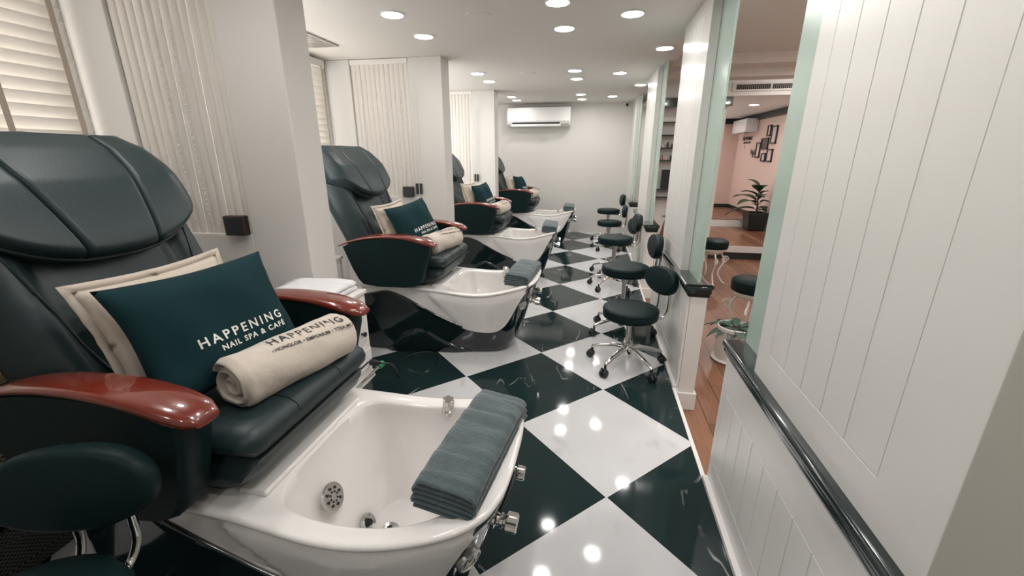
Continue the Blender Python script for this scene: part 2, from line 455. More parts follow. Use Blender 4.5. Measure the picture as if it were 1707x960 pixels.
# far room shell
struct('wall_far', G().box(0.68, 3.2, 10.6, 10.7, -0.3, 2.6), M['pink'], 'pink end wall of the room beyond', 'wall', smooth=False)
struct('wall_side', G().box(3.06, 3.16, YS, 10.6, -0.3, 2.6), M['pink'], 'pink side wall with framed pictures in the room beyond', 'wall', smooth=False)
struct('ceiling', G().box(0.68, 3.06, YS, 5.0, 2.30, 2.4), M['ceilfar'], 'flat ceiling of the room beyond the half walls', 'ceiling', smooth=False)
g = G(); g.box(0.68, 3.06, 5.0, 5.32, 2.207, 2.5); g.box(0.68, 3.06, 5.30, 5.55, 2.133, 2.52); g.box(.68, 3.06, 5.55, 6.6, 2.45, 2.55)
struct('ceiling', g, M['ceilfar'], 'stepped ceiling beams in the room beyond', 'ceiling beam', smooth=False)
struct('ceiling', G().box(0.68, 3.06, 6.6, 10.6, 2.095, 2.55), M['ceilfar'], 'dropped ceiling over the raised platform in the room beyond', 'ceiling', smooth=False)
g = G(); g.box(3.02, 3.06, 6.62, 10.6, 1.985, 2.095); g.box(0.7, 3.06, 10.55, 10.6, 1.985, 2.095)
struct('trim_8', g, M['blackplastic'], 'black crown moulding under the platform ceiling', 'moulding', smooth=False)
g = G(); g.box(0.7, 3.06, 6.62, 8.53, -0.03, 0.055)
struct('floor', g, M['woodfloor'], 'first wooden platform step in the room beyond', 'floor', smooth=False)
struct('trim_9', G().box(1.7, 3.06, 6.60, 6.62, -0.03, 0.06), M['white'], 'white edge of the first wooden platform step', 'step edge', smooth=False)
struct('trim_10', G().box(0.7, 3.06, 6.61, 6.66, ZL, -0.03), M['trimblack'], 'black toe board under the first platform step', 'toe board', smooth=False)
struct('floor', G().box(0.7, 3.06, 8.55, 10.6, 0.0, 0.19), M['woodfloor'], 'upper wooden platform in the room beyond', 'floor', smooth=False)
struct('trim_11', G().box(0.7, 3.06, 8.53, 8.55, 0.055, 0.178), M['white'], 'white riser of the upper wooden platform', 'riser', smooth=False)
g = G(); g.box(3.04, 3.06, 8.55, 10.6, 0.19, 0.27); g.box(0.7, 3.06, 10.58, 10.6, 0.19, 0.27)
struct('baseboard_far', g, M['trimblack'], 'black skirting board around the upper platform', 'baseboard', smooth=False)

# ================================================================== CEILING LAMPS
def ceiling_lamp(label, x, y, z=H, group=None):
    t = thing('ceiling_light', label, 'ceiling light', (x, y, z), group=group)
    G().lathe([(0.074, 0.0), (0.074, -0.006), (0.066, -0.008), (0.064, -0.002)], 28, cap0=False, cap1=False).build('rim', M['whiteplastic'], t)
    G().lathe([(0.065, -0.0035), (0.056, -0.006), (0.02, -0.0065)], 28, cap0=False).build('diffuser', M['lamp'], t)
    return t
rows = {'left': (-1.285, [2.80, 3.31, 4.81, 5.32, 6.74, 7.16]), 'middle': (-0.262, [2.77, 3.30, 4.84, 5.34, 6.66, 7.2])}
nth = ['nearest', 'second', 'third', 'fourth', 'fifth', 'farthest']
proto_l = None
def add_lamp(lb, x, y, z=H, grp='round ceiling lamps over the pedicure room'):
    global proto_l
    if proto_l is None:
        proto_l = ceiling_lamp(lb, x, y, z, grp); return proto_l
    return dup(proto_l, (x, y, z), lb, group=grp)
for k, (x, yy) in rows.items():
    for i, y in enumerate(yy):
        add_lamp('round white ceiling lamp, %s of the %s row' % (nth[i], k), x, y)
for i, (x, y) in enumerate([(0.172, 3.06), (0.20, 5.06), (0.19, 6.94)]):
    add_lamp('round white ceiling lamp right of the middle row, %s from the viewpoint' % ['first', 'second', 'third'][i], x, y)
for i, (x, y) in enumerate([(0.50, 4.01), (0.49, 5.93)]):
    add_lamp('round white ceiling lamp beside the %s upper wall panel on the right' % ['second', 'third'][i], x, y)
# the rows go on overhead, out of view, some lamps added to brighten below
for i, (x, y) in enumerate([(-1.285, .78), (-1.285, 1.29), (-.262, .78), (-.262, 1.29), (.17, 1.1), (-.262, -.6), (-1.285, -.6), (.3, 1.95), (.17, .1)]):
    add_lamp('round white ceiling lamp overhead, out of view', x, y, H, 'round ceiling lamps above and behind the viewpoint')
far = ceiling_lamp('round white ceiling lamp over the pink walled platform', 2.384, 7.738, 2.095, 'ceiling lamps of the room beyond')
for ch in far.children:
    if ch.name.startswith('diffuser'): ch.data.materials[0] = M['farlamp']
for x, y, z in ((1.6, .6, 2.3), (2.6, .6, 2.3), (1.3, 2.0, 2.3), (2.4, 2.0, 2.3), (1.25, 3.3, 2.3), (2.4, 3.3, 2.3), (2.75, 4.4, 2.3), (1.3, 7.4, 2.095), (1.3, 9.0, 2.095), (1.9, 10.2, 2.095), (2.55, 5.9, 2.45)):  # unseen lamps added to brighten the dim room beyond
    dup(far, (x, y, z), 'added round ceiling lamp brightening the room beyond, out of view', group='ceiling lamps of the room beyond')

# ================================================================== PEDICURE CHAIR
def ray_out(poly, c, ang):
    d = Vector((cos(ang), sin(ang)))
    best = None
    for i in range(len(poly)):
        a = poly[i] - c; b = poly[(i + 1) % len(poly)] - c; e = b - a
        den = d.x * e.y - d.y * e.x
        if abs(den) < 1e-9: continue
        t = (a.x * e.y - a.y * e.x) / den; s_ = (a.x * d.y - a.y * d.x) / den
        if -1e-6 <= s_ <= 1 + 1e-6 and t > 0 and (best is None or t > best): best = t
    return c + d * best
def sym(half, n=6):
    P = [Vector(p) for p in half] + [Vector((p[0], -p[1])) for p in reversed(half) if abs(p[1]) > 1e-6]
    return catmull(P, n, True)
CEN = Vector((-0.54, 0.0))
RIM = sym([(-0.178, 0), (-0.180, .10), (-0.192, .18), (-0.225, .245), (-0.30, .288), (-0.45, .312), (-0.62, .318), (-0.85, .305), (-1.10, .30), (-1.32, .295), (-1.385, .26), (-1.39, 0)])
OPEN = sym([(-0.262, 0), (-0.265, .10), (-0.285, .185), (-0.34, .235), (-0.45, .258), (-0.60, .262), (-0.70, .252), (-0.76, .225), (-0.785, .15), (-0.79, 0)])
INFL = sym([(-0.36, 0), (-0.365, .06), (-0.385, .11), (-0.43, .145), (-0.50, .155), (-0.58, .155), (-0.63, .145), (-0.66, .11), (-0.672, .06), (-0.675, 0)])
def smint(u, pts, w):
    return sum(interp(u + w * k / 4, pts) for k in range(-4, 5)) / 9
def zrim(u): return smint(u, [(-1.39, .486), (-.92, .486), (-.75, .474), (-.58, .462), (-.42, .480), (-.28, .518), (-.18, .538)], .07)
ZBL = [(-1.39, .40), (-1.30, .425), (-1.18, .452), (-1.06, .412), (-.97, .36), (-.85, .292), (-.73, .237), (-.62, .20), (-.55, .187), (-.47, .182), (-.42, .192), (-.345, .262), (-.295, .385), (-.268, .47), (-.235, .502), (-.17, .508)]
ZLO = [(-1.39, .0), (-.2, 0.0)]
NA = 220
def resample(poly, n):
    L = [0.0]
    for i in range(len(poly)): L.append(L[-1] + (poly[(i + 1) % len(poly)] - poly[i]).length)
    out = []; k = 0
    for i in range(n):
        t = L[-1] * i / n
        while L[k + 1] < t: k += 1
        out.append(poly[k].lerp(poly[(k + 1) % len(poly)], (t - L[k]) / max(1e-9, L[k + 1] - L[k])))
    return out
rimP = resample(RIM, NA)
ANG = [math.atan2(p.y - CEN.y, p.x - CEN.x) for p in rimP]
rimN = []
for i in range(NA):
    e = rimP[(i + 1) % NA] - rimP[i - 1]; n_ = Vector((e.y, -e.x)).normalized()
    if n_.dot(rimP[i] - CEN) < 0: n_ = -n_
    rimN.append(n_)
opnP = [ray_out(OPEN, CEN, a) for a in ANG]; infP = [ray_out(INFL, CEN, a) for a in ANG]
def ub(u): return interp(u, [(-1.392, -1.42), (-1.1, -1.12), (-.72, -.74), (-.45, -.53), (-.178, -.37)])
def side(i, z, off=0.0):
    zr = zrim(rimP[i].x); q = rimP[i]
    t = max(0, min(1.05, z / zr)) ** 0.82
    ratio = interp(q.x, [(-1.39, .94), (-1.15, .92), (-.9, .78), (-.62, .65), (-.3, .56), (-.18, .50)])
    return Vector((lerp(ub(q.x), q.x, t), q.y * lerp(ratio, 1, t))) + rimN[i] * off
ZB = []
for i in range(NA):
    z = .3
    for _ in range(25):
        z = lerp(z, smint(side(i, z).x, ZBL, .035), .5)
    ZB.append(min(z, zrim(rimP[i].x) - .03))
for _ in range(3): ZB = [(ZB[i - 1] + ZB[i] * 2 + ZB[(i + 1) % NA]) / 4 for i in range(NA)]
ZLOW = []
for i in range(NA):
    ZLOW.append(min(interp(side(i, 0.05).x, ZLO), ZB[i] - .04))

def make_tub(parent):
    rings = []
    n = 8
    for k in range(n + 1):
        r = []
        for i in range(NA):
            zr = zrim(rimP[i].x) - 0.018
            z = lerp(ZB[i] - .006, zr, k / n)
            p = side(i, z)
            # styling crease on the flank
            uc = -.935 + (.486 - z) * .95
            o = 0.014 * sm((p.x - uc) / .016) * sm((zr - z) / .05 + .15) * (1 if p.x < -.25 else sm((-.17 - p.x) / .08))
            p = p + rimN[i] * o
            r.append((p.x, p.y, z))
        rings.append(r)
    def ring(off_o, t, dz):
        out = []
        for i in range(NA):
            p = (rimP[i] + rimN[i] * off_o).lerp(opnP[i], t)
            u = rimP[i].x
            out.append((p.x, p.y, zrim(lerp(u, p.x, .7)) + dz))
        return out
    rings += [ring(.006, 0, -.012), ring(.008, 0, -.004), ring(.004, 0, .002), ring(-.004, 0, .004)]
    rings += [ring(-.004, .35, .003), ring(-.004, .8, .001), ring(0, .96, -.002), ring(0, 1.0, -.008)]
    for t in (.06, .2, .4, .6, .78, .9, .96):
        r = []
        for i in range(NA):
            zt = zrim(opnP[i].x) - .012
            zz = lerp(zt, .165, t)
            q = opnP[i].lerp(infP[i], sm(t) * .55 + .45 * t ** 3)
            r.append((q.x, q.y, zz))
        rings.append(r)
    for sc, z in ((1.0, .152), (.9, .145), (.5, .140), (.1, .139)):
        c = Vector((-.52, 0))
        rings.append([(c.x + (q.x - c.x) * sc, q.y * sc, z) for q in infP])
    g = G(); g.loft(rings, cap0=False, cap1=True)
    # raised cross step behind the opening
    g.box(-.885, -.80, -.235, .235, .478, .497, .008, 3)
    return g.build('basin', M['tub'], parent, angle=60)

def make_hull(parent):
    rings = []
    n = 10
    for k in range(n + 1):
        r = []
        for i in range(NA):
            z = lerp(ZLOW[i], ZB[i], (k / n) ** 1.0)
            p = side(i, z, .004)
            if k == 0: p = p.lerp(CEN, .03)
            r.append((p.x, p.y, max(z, 0.001) + (0.004 if k == 0 else 0)))
        rings.append(r)
    rings.append([(*side(i, ZB[i] + .006, .006), ZB[i] + .006) for i in range(NA)])
    rings.append([(*side(i, ZB[i] + .010, .003), ZB[i] + .010) for i in range(NA)])
    rings.append([(*side(i, ZB[i] + .010, -.006), ZB[i] + .009) for i in range(NA)])
    g = G(); g.loft(rings, cap0=False, cap1=False)
    lip = [Vector((*side(i, ZB[i] + .004, .003), ZB[i] + .004)) for i in range(NA)]
    g.tube(lip + [lip[0]], .0075, 8, cap=False)
    h = g.build('hull', M['hull'], parent, angle=60)
    FA = [(-1.22, .0), (-1.17, .07), (-1.09, .155), (-1.0, .185), (-.92, .165), (-.84, .11), (-.74, .055), (-.62, .015), (-.60, 0)]
    for sg in (1, -1):
        idx = [i for i in range(NA) if rimP[i].y * sg > .2 and -1.22 < side(i, .05).x < -.60]
        rows = []
        for k in range(9):
            row = []
            for i in idx:
                za = max(.004, smint(side(i, .08).x, FA, .03)); f = k / 8
                z = za * f
                row.append((*side(i, z, .004 + .022 * math.sqrt(max(0, 1 - f ** 3)) * sm(za / .06)), z + .001))
            rows.append(row)
        G().loft(rows, False, False, closed=False).build('foot_moulding', M['hull'], h, angle=80)
    g2 = G(); g2.box(-1.35, -.84, -.10, .10, 0.0, .33, .02)
    g2.build('plinth', M['hull'], parent)
    return h

def loft_profile_y(sections):
    return G().loft(sections)

def make_chair():
    t = thing('pedicure_chair', 'pedicure chair nearest the viewpoint, teal pillow printed with white lettering on it', 'pedicure chair')
    tub = make_tub(t); hull = make_hull(t)
    # ---- drains and jets inside the basin
    def disc(loc, nrm, r, name, holes=True):
        mt = Matrix.Translation(Vector(loc)) @ Vector(nrm).to_track_quat('Z', 'Y').to_matrix().to_4x4()
        o = G().lathe([(r, 0), (r, .004), (r * .93, .008), (r * .8, .007), (r * .1, .009)], 32, mt, cap0=False).build(name, M['steel'], t)
        if holes:
            h = G()
            for k in range(8):
                a = 2 * pi * k / 8
                for rr, s_ in ((.60, .10), (.34, .07)):
                    m2 = mt @ Matrix.Translation((cos(a) * r * rr, sin(a) * r * rr, .0075))
                    h.lathe([(r * s_, 0), (r * s_, .0022), (r * .01, .0023)], 10, m2, cap0=False)
            h.build('hole', M['hole'], o)
        return o
    disc((-.733, -.075, .345), (1, 0, .42), .044, 'suction_grille')
    def jet(loc, nrm):
        mt = Matrix.Translation(Vector(loc)) @ Vector(nrm).to_track_quat('Z', 'Y').to_matrix().to_4x4()
        o = G().lathe([(.030, -.002), (.030, .006), (.025, .012), (.020, .009), (.013, .004)], 28, mt).build('jet_nozzle', M['steel'], t)
        G().lathe([(.012, .004), (.009, .015), (.002, .016)], 16, mt, cap0=False).build('jet_core', M['hole'], o)
    jet((-.672, -.005, .185), (1, .0, .55)); jet((-.605, .012, .145), (0, 0, 1))
    # ---- valves on the nose and rim
    def valve(x, y, z, nrm, s=1.0):
        mt = Matrix.Translation((x, y, z)) @ Vector(nrm).to_track_quat('Z', 'Y').to_matrix().to_4x4()
        g = G(); g.lathe([(.026 * s, -.012), (.026 * s, .004), (.017 * s, .008), (.015 * s, .016), (.021 * s, .018), (.021 * s, .026), (.016 * s, .028), (.016 * s, .033)], 20, mt)
        rr = []
        for zz, r in ((.033, .016), (.036, .025), (.064, .025), (.068, .019)):
            rr.append([tuple(mt @ Vector(((r + .003 * cos(6 * a)) * s * cos(a), (r + .003 * cos(6 * a)) * s * sin(a), zz * s))) for a in [2 * pi * j / 36 for j in range(36)]])
        g.loft(rr)
        g.build('valve_handle', M['chrome'], t, angle=30)
    valve(-.222, -.090, .378, (1, 0, -.12)); valve(-.215, .075, .40, (1, 0, -.1), .8)
    valve(-.475, .262, .462, (.2, -.15, 1), .8)
    G().tube([(-.205, -.088, .40), (-.188, -.04, .43), (-.186, .03, .43), (-.205, .072, .41)], .006, 10).build('pipe', M['blackplastic'], t)
    # badge on the nose
    mt = Matrix.Translation((-.252, -.232, .385)) @ Vector((.80, -.55, -.22)).to_track_quat('Z', 'Y').to_matrix().to_4x4()
    b = G().lathe([(.034, -.012), (.034, .004), (.030, .006), (.029, .003)], 28, mt).build('badge', M['steel'], t)
    g = G()
    g.tube([tuple(mt @ Vector(p)) for p in ((-.016, -.012, .006), (-.009, .013, .006), (0, -.004, .006), (.009, .013, .006), (.016, -.012, .006))], .003, 8)
    g.build('emblem', M['chrome'], b)
    # ---- seat: upper cushion and lower apron
    def strip(prof, hw, r, ny=14):
        rings = []
        for j in range(ny + 1):
            y = -hw + 2 * hw * j / ny
            e = max(0, (abs(y) - (hw - r)) / r); sh = 1 - math.sqrt(max(0, 1 - e * e))
            cx = sum(p[0] for p in prof) / len(prof); cz = sum(p[1] for p in prof) / len(prof)
            rings.append([(lerp(p[0], cx, sh * .16), y, lerp(p[1], cz, sh * .75)) for p in prof])
        return G().loft(rings)
    up = [(-1.38, .60), (-1.38, .675), (-1.2, .682), (-1.02, .686), (-.90, .697), (-.84, .703), (-.80, .699), (-.775, .685), (-.766, .662), (-.770, .638), (-.785, .622), (-.86, .615)]
    seat = strip(up, .283, .05, 20).build('seat', M['leather'], t, angle=60)
    for y in (-.10, .10):
        G().tube([(u, y, z + .0008) for u, z in ((-1.02, .686), (-.90, .697), (-.84, .703), (-.80, .6995), (-.775, .685), (-.766, .662))], .0022, 6).build('seam', M['blackplastic'], seat)
    G().tube([(-.770, y, .6225) for y in [-.27 + .54 * k / 20 for k in range(21)]], .0035, 6).build('piping', M['blackplastic'], seat)
    lo = [(-1.38, .49), (-1.38, .62), (-.80, .62), (-.784, .610), (-.788, .585), (-.81, .545), (-.86, .515), (-.93, .490)]
    strip(lo, .278, .03, 14).build('seat_apron', M['leather'], t, angle=60)
    # ---- backrest
    FR = [(.62, -1.25), (.70, -1.275), (.85, -1.335), (1.0, -1.395), (1.10, -1.435), (1.25, -1.515), (1.34, -1.585), (1.385, -1.64)]
    def backpt(a, z, lift=0.0, wv=1.0):
        hw = interp(z, [(.62, .285), (.85, .30), (1.0, .312), (1.2, .308), (1.30, .292), (1.35, .25), (1.39, .18)])
        u = interp(z, FR)
        s_ = abs(a)
        lobes = -.022 * (1 - sm(abs(s_ - .62) / .18)) * 0 + .028 * sm((s_ - .60) / .12) * (1 - sm((s_ - .86) / .14)) - .012 * math.exp(-((s_ - .58) / .05) ** 2)
        edge = -.075 * max(0, (s_ - .80) / .20) ** 2
        fold = .006 * sin(z * 55 + 4 * a) * (1 - sm(s_ / .55)) * (1 if z < 1.0 else 0)
        return (u + lobes * wv + edge + fold + lift, a * hw, z)
    rings = []
    NAa, NZ = 36, 34
    for k in range(NZ + 1):
        z = lerp(.62, 1.365, k / NZ)
        fr = [backpt(-1 + 2 * j / NAa, z) for j in range(NAa + 1)]
        th = interp(z, [(.62, .13), (1.0, .15), (1.3, .12), (1.385, .06)])
        rr = []
        for j in range(NAa, -1, -1):
            a = -1 + 2 * j / NAa; p = fr[j]
            rr.append((interp(z, FR) - .075 - th * (1 - abs(a) ** 4 * .75), p[1] * 1.0, z - .02))
        rings.append(fr + rr)
    back = G().loft(rings).build('backrest', M['leather'], t, angle=60)
    # quilted head pad folded over the top
    pad = []
    NP, MP = 114, 36
    def amap(al, b):
        c = .30 + .22 * b
        if abs(al) <= 1 / 3 + 1e-9: return al * 3 * c
        return (1 if al > 0 else -1) * (c + (abs(al) - 1 / 3) * 1.5 * (1 - c))
    def padpt(a, b, k):
        hw = .318
        zb = 1.045 + .135 * abs(a) ** 2.6
        z = lerp(zb, 1.377, b)
        w = interp(z, [(1.0, .318), (1.2, .320), (1.28, .316), (1.34, .296), (1.38, .252)])
        rim_ = min(1, (1 - abs(a)) / .10, b / .07 + .0)
        puff = math.sqrt(max(0, 1 - (1 - max(0, min(1, rim_))) ** 2))
        cre = 0
        for c in (-.30 - .22 * b, .30 + .22 * b): cre += math.exp(-((a - c) / .020) ** 2)
        th = .012 + .058 * puff * (1 - .25 * b) + .017 * (1 - min(1, cre)) * puff + .012 * sin(pi * min(1, b * 1.1)) * puff
        u = interp(z, FR) - .055 * max(0, (abs(a) - .75) / .25) ** 2
        return (u + (th if k else -.04), a * w, z + (th * .28 if k else 0))
    fr = [[padpt(amap(-1 + 2 * j / NP, i / MP), i / MP, 1) for j in range(NP + 1)] for i in range(MP + 1)]
    # over the top and down the rear
    for zt, du in ((1.393, -.045), (1.390, -.10), (1.365, -.135), (1.29, -.15)):
        top = fr[MP]
        fr.append([(p[0] + du, p[1] * (1.0 if zt > 1.37 else 1.03), zt + (p[2] - 1.377) * .4 - .012 * abs(p[1]) / .2) for p in top])
    bottom = [padpt(amap(-1 + 2 * j / NP, 0), 0, 0) for j in range(NP + 1)]
    grid = [bottom] + fr
    g = G(); g.loft(grid, False, False, closed=False)
    hp = g.build('head_pad', M['leather'], back, angle=70, solid=.006)
    g = G(); g.tube([Vector(padpt(-.985 + 1.97 * j / 40, 0.008, 1)) + Vector((.001, 0, -.002)) for j in range(41)], .0055, 8)
    g.build('piping', M['leather'], hp)
    for s_ in (-1, 1):
        G().tube([Vector(backpt(s_ * lerp(.80, .50, q / 10), lerp(1.13, .72, q / 10))) + Vector((.002, 0, 0)) for q in range(11)], .004, 6).build('piping', M['leather'], back)
    # ---- armrests
    ATOP = [(-1.47, .772), (-1.40, .803), (-1.30, .833), (-1.20, .849), (-1.10, .855), (-1.0, .853), (-.92, .844), (-.86, .831), (-.82, .816), (-.80, .800)]
    for s_ in (-1, 1):
        yc = .335 * s_
        arm = G()
        prof = [(-1.435, .765), (-1.40, .782), (-1.30, .812), (-1.20, .828), (-1.10, .834), (-1.0, .832), (-.92, .822), (-.865, .80), (-.835, .79), (-.838, .74), (-.86, .66), (-.885, .575), (-.91, .535), (-.95, .515), (-1.02, .505), (-1.22, .503), (-1.315, .515), (-1.345, .55), (-1.38, .62)]
        hw = .045
        arm.loft([[(p, yc + y, q) for p, q in ([(lerp(p_, -1.1, f), lerp(q_, .68, f)) for p_, q_ in prof])] for y, f in ((-hw, .035), (-hw + .012, 0), (hw - .012, 0), (hw, .035))])
        A = arm.build('armrest', M['vinyl'], t, angle=40)
        cap = []
        for k, (u, z) in enumerate(catmull([Vector((u, z)) for u, z in ATOP], 3)):
            w = interp(u, [(-1.47, .030), (-1.3, .043), (-1.0, .052), (-.87, .053), (-.83, .047), (-.80, .030)])
            h = interp(u, [(-1.47, .012), (-1.3, .026), (-1.0, .034), (-.86, .046), (-.82, .04), (-.80, .02)])
            w *= 1.0
            cap.append([(u, yc + w * cos(a) * (1 if True else 0), z - h / 2 + (h / 2) * (abs(sin(a)) ** .75) * (1 if sin(a) > 0 else -1)) for a in [2 * pi * j / 24 for j in range(24)]])
        G().loft(cap).build('arm_cap', M['wood'], A, angle=60)
    # control lever by the arm
    g = G(); g.tube([(-.98, .225, .70), (-.93, .235, .76), (-.905, .24, .80)], .008, 8)
    return t

chair = make_chair()
CH = [(0, .99), (-.17, 2.84), (-.19, 4.83), (-.09, 6.75)]
chair.location = (*CH[0], 0)
chair['label'] = 'nearest black pedicure chair, big in the left foreground with lettered teal pillow'
clabel = [None, 'second black pedicure chair from the viewpoint, behind the first white pier', 'third black pedicure chair from the viewpoint, behind the second white pier', 'farthest black pedicure chair, in front of the white end wall']
chair['group'] = 'pedicure spa chairs in the row of bays'
for i in (1, 2, 3): dup(chair, (*CH[i], 0), clabel[i])

# ================================================================== PILLOWS, TOWELS
def pillow_geo(a, b, T, flange=0.0, seed=0, nn=26):
    def thick(s, t): return T * (max(0, 1 - s * s) * max(0, 1 - t * t)) ** .42
    def outline(s, t):
        return (a * s * (1 - .085 * (1 - t * t) * abs(s)), b * t * (1 - .085 * (1 - s * s) * abs(t)))
    def pt(s, t, sg):
        x, y = outline(s, t); th = thick(s, t)
        w = .010 * noise.noise(Vector((s * 2.2 + seed, t * 2.2, sg))) * min(1, th / T * 2)
        return (x, y, sg * (th + w) + .012 * noise.noise(Vector((s * 1.3, t * 1.3 + seed, 5))))
    g = G()
    for sg in (1, -1):
        g.grid(lambda u, v: pt(2 * u - 1, 2 * v - 1, sg), nn, nn)
    def front(x, y):
        s = x / a; t = y / b
        for _ in range(4):
            s = x / (a * (1 - .085 * (1 - t * t) * abs(s))); t = y / (b * (1 - .085 * (1 - s * s) * abs(t)))
        return pt(s, t, 1)[2]
    if flange:
        P = []
        m = 16
        for k in range(4 * m):
            e, f = divmod(k, m); q = -1 + 2 * f / m
            P.append([(q, -1), (1, q), (-q, 1), (-1, -q)][e])
        r0 = []; r1 = []
        for s, t in P:
            p = Vector(pt(s, t, 1)); d = Vector((s if abs(s) > .99 else s ** 5, t if abs(t) > .99 else t ** 5, 0))
            r0.append(tuple(p)); r1.append((p.x + d.x * flange, p.y + d.y * flange, p.z + .006 * noise.noise(Vector((s * 5, t * 5, 1)))))
        g.loft([r0, r1], False, False)
    return g, front

def orient(psi, tilt, roll):
    ex = Vector((sin(psi), cos(psi), 0)); n0 = Vector((cos(psi), -sin(psi), 0))
    ey = Vector((0, 0, 1)) * cos(tilt) - n0 * sin(tilt)
    ez = ex.cross(ey)
    m = Matrix((ex, ey, ez)).transposed().to_4x4()
    return m @ Matrix.Rotation(roll, 4, 'Z')

def place(o, ci, u, v, z, psi, tilt, roll):
    m = orient(psi, tilt, roll)
    o.rotation_mode = 'XYZ'
    o.rotation_euler = m.to_euler('XYZ')
    o.location = (CH[ci][0] + u, CH[ci][1] + v, z)

# teal pillow
pg, fr = pillow_geo(.222, .172, .055, 0, 3)
teal = thing('lettered_pillow', 'x', 'pillow')
pg.build('cover', M['tealcloth'], teal, angle=180)
v1, f1 = text_geo('HAPPENING', .036, 1.38, .0006)
v2, f2 = text_geo('NAIL SPA & CAFÉ', .0215, 1.25, .0006)
g = G()
for v, f, cx, cy in ((v1, f1, .028, -.040), (v2, f2, .048, -.071)):
    g.add([(x + cx, y + cy, fr(x + cx, y + cy) + .0015) for x, y, z in v], f)
g.build('lettering', M['letter'], teal, smooth=False)
# linen pillow
lg, _ = pillow_geo(.195, .155, .05, .020, 11)
linen = thing('linen_pillow', 'x', 'pillow')
lg.build('cover', M['linen'], linen, angle=180, solid=.002)

tpos = [(-1.035, -.045, .882, .20, .42, .02), (-1.05, -.050, .870, .26, .45, .10), (-1.04, -.03, .87, .15, .40, .05), (-1.04, -.02, .87, .12, .40, -.06)]
lpos = [(-1.165, -.045, .880, .08, .36, .02), (-1.18, -.08, .865, .05, .36, .03), (-1.17, -.10, .875, .10, .34, -.03), (-1.17, -.10, .875, .1, .34, .03)]
where = ['nearest', 'second', 'third', 'farthest']
for i in range(4):
    o = teal if i == 0 else copy_tree(teal)
    o['label'] = 'dark teal pillow with white lettering propped on the %s pedicure chair' % where[i]; o['group'] = 'teal lettered pillows'
    place(o, i, *tpos[i])
for i in range(4):
    o = linen if i == 0 else copy_tree(linen)
    o['label'] = 'beige linen pillow tucked behind the teal one on the %s pedicure chair' % where[i]; o['group'] = 'beige linen pillows'
    place(o, i, *lpos[i])

# rolled towel with print (axis along local X, sits on z=0)
def roll_geo(L=.38, r=.077):
    g = G(); nx, na = 40, 56
    def rad(x, a):
        e = min(1, (L / 2 - abs(x)) / .012)
        rr = r * (.90 + .10 * math.sqrt(max(0, 1 - (1 - e) ** 2)))
        rr *= 1 + .07 * noise.noise(Vector((x * 9, cos(a) * 1.3, sin(a) * 1.3))) + .025 * noise.noise(Vector((x * 26, cos(a) * 3, sin(a) * 3 + 7)))
        return rr
    def pt(x, a):
        rr = rad(x, a); y = rr * cos(a); z = rr * sin(a)
        z = max(z, -r * .80)
        return (x, y * 1.05, z * .95 + r * .80)
    rings = [[pt(-L / 2 + L * i / nx, 2 * pi * j / na) for j in range(na)] for i in range(nx + 1)]
    g.loft(rings, False, False)
    # spiral ends
    for sg in (-1, 1):
        def sp(u, v):
            k = 1 - u; a = 2 * pi * v
            x, y, z = pt(sg * L / 2, a)
            zc = r * .78
            dep = .014 * (1 - k) + .010 * sin(2 * pi * (k * 2.6 + v)) * (k > .08) * (k < .97)
            return (x - sg * dep, y * k, zc + (z - zc) * k)
        g.grid(sp, 22, na)
    return g, pt
rg, rpt = roll_geo()
troll = thing('rolled_towel', 'x', 'towel')
rg.build('towel', M['beigetowel'], troll, angle=180)
g = G()
# print wraps on the upper front side: local +Y is the front
for txt, s_, a0, sp_, cx in (('HAPPENING', .038, R(72), 1.25, .045), ('THONGLOR • EMPORIUM • TTEA-MO', .0155, R(47), 1.08, .045)):
    v, f = text_geo(txt, s_, sp_, .0004)
    out = []
    for x, y, z in v:
        a = a0 + y / .077 - x * 1.3
        p = rpt(x + cx, a); c = Vector((p[0], 0, .062)); d = (Vector(p) - c).normalized()
        out.append(tuple(Vector(p) + d * .0022))
    g.add(out, f)
g.build('print', M['ink'], troll, smooth=False)
rpos = [(-.868, .022, .700, R(76), 0), (-.875, -.02, .697, R(80), 0), (-.865, -.02, .697, R(84), 0), (-.865, -.02, .697, R(84), 0)]
for i in range(4):
    o = troll if i == 0 else copy_tree(troll)
    o['label'] = 'cream printed towel rolled up on the seat edge of the %s pedicure chair' % where[i]; o['group'] = 'rolled cream towels'
    u, v, z, rz, _ = rpos[i]
    o.location = (CH[i][0] + u, CH[i][1] + v, z)
    # local X along +Y (away), local Y along +X (front): reflectless basis needs Z up -> flip X
    o.rotation_euler = (0, 0, rz)

# fix handedness of the print: local +Y must face the aisle (+X) while text reads along +Y
# (text mapped with x along the roll axis; with rz ~ 90 deg local Y points to -X, so mirror the arc)
me = [c for c in troll.children if c.name.startswith('print')][0].data
for vv in me.vertices: vv.co.y = -vv.co.y

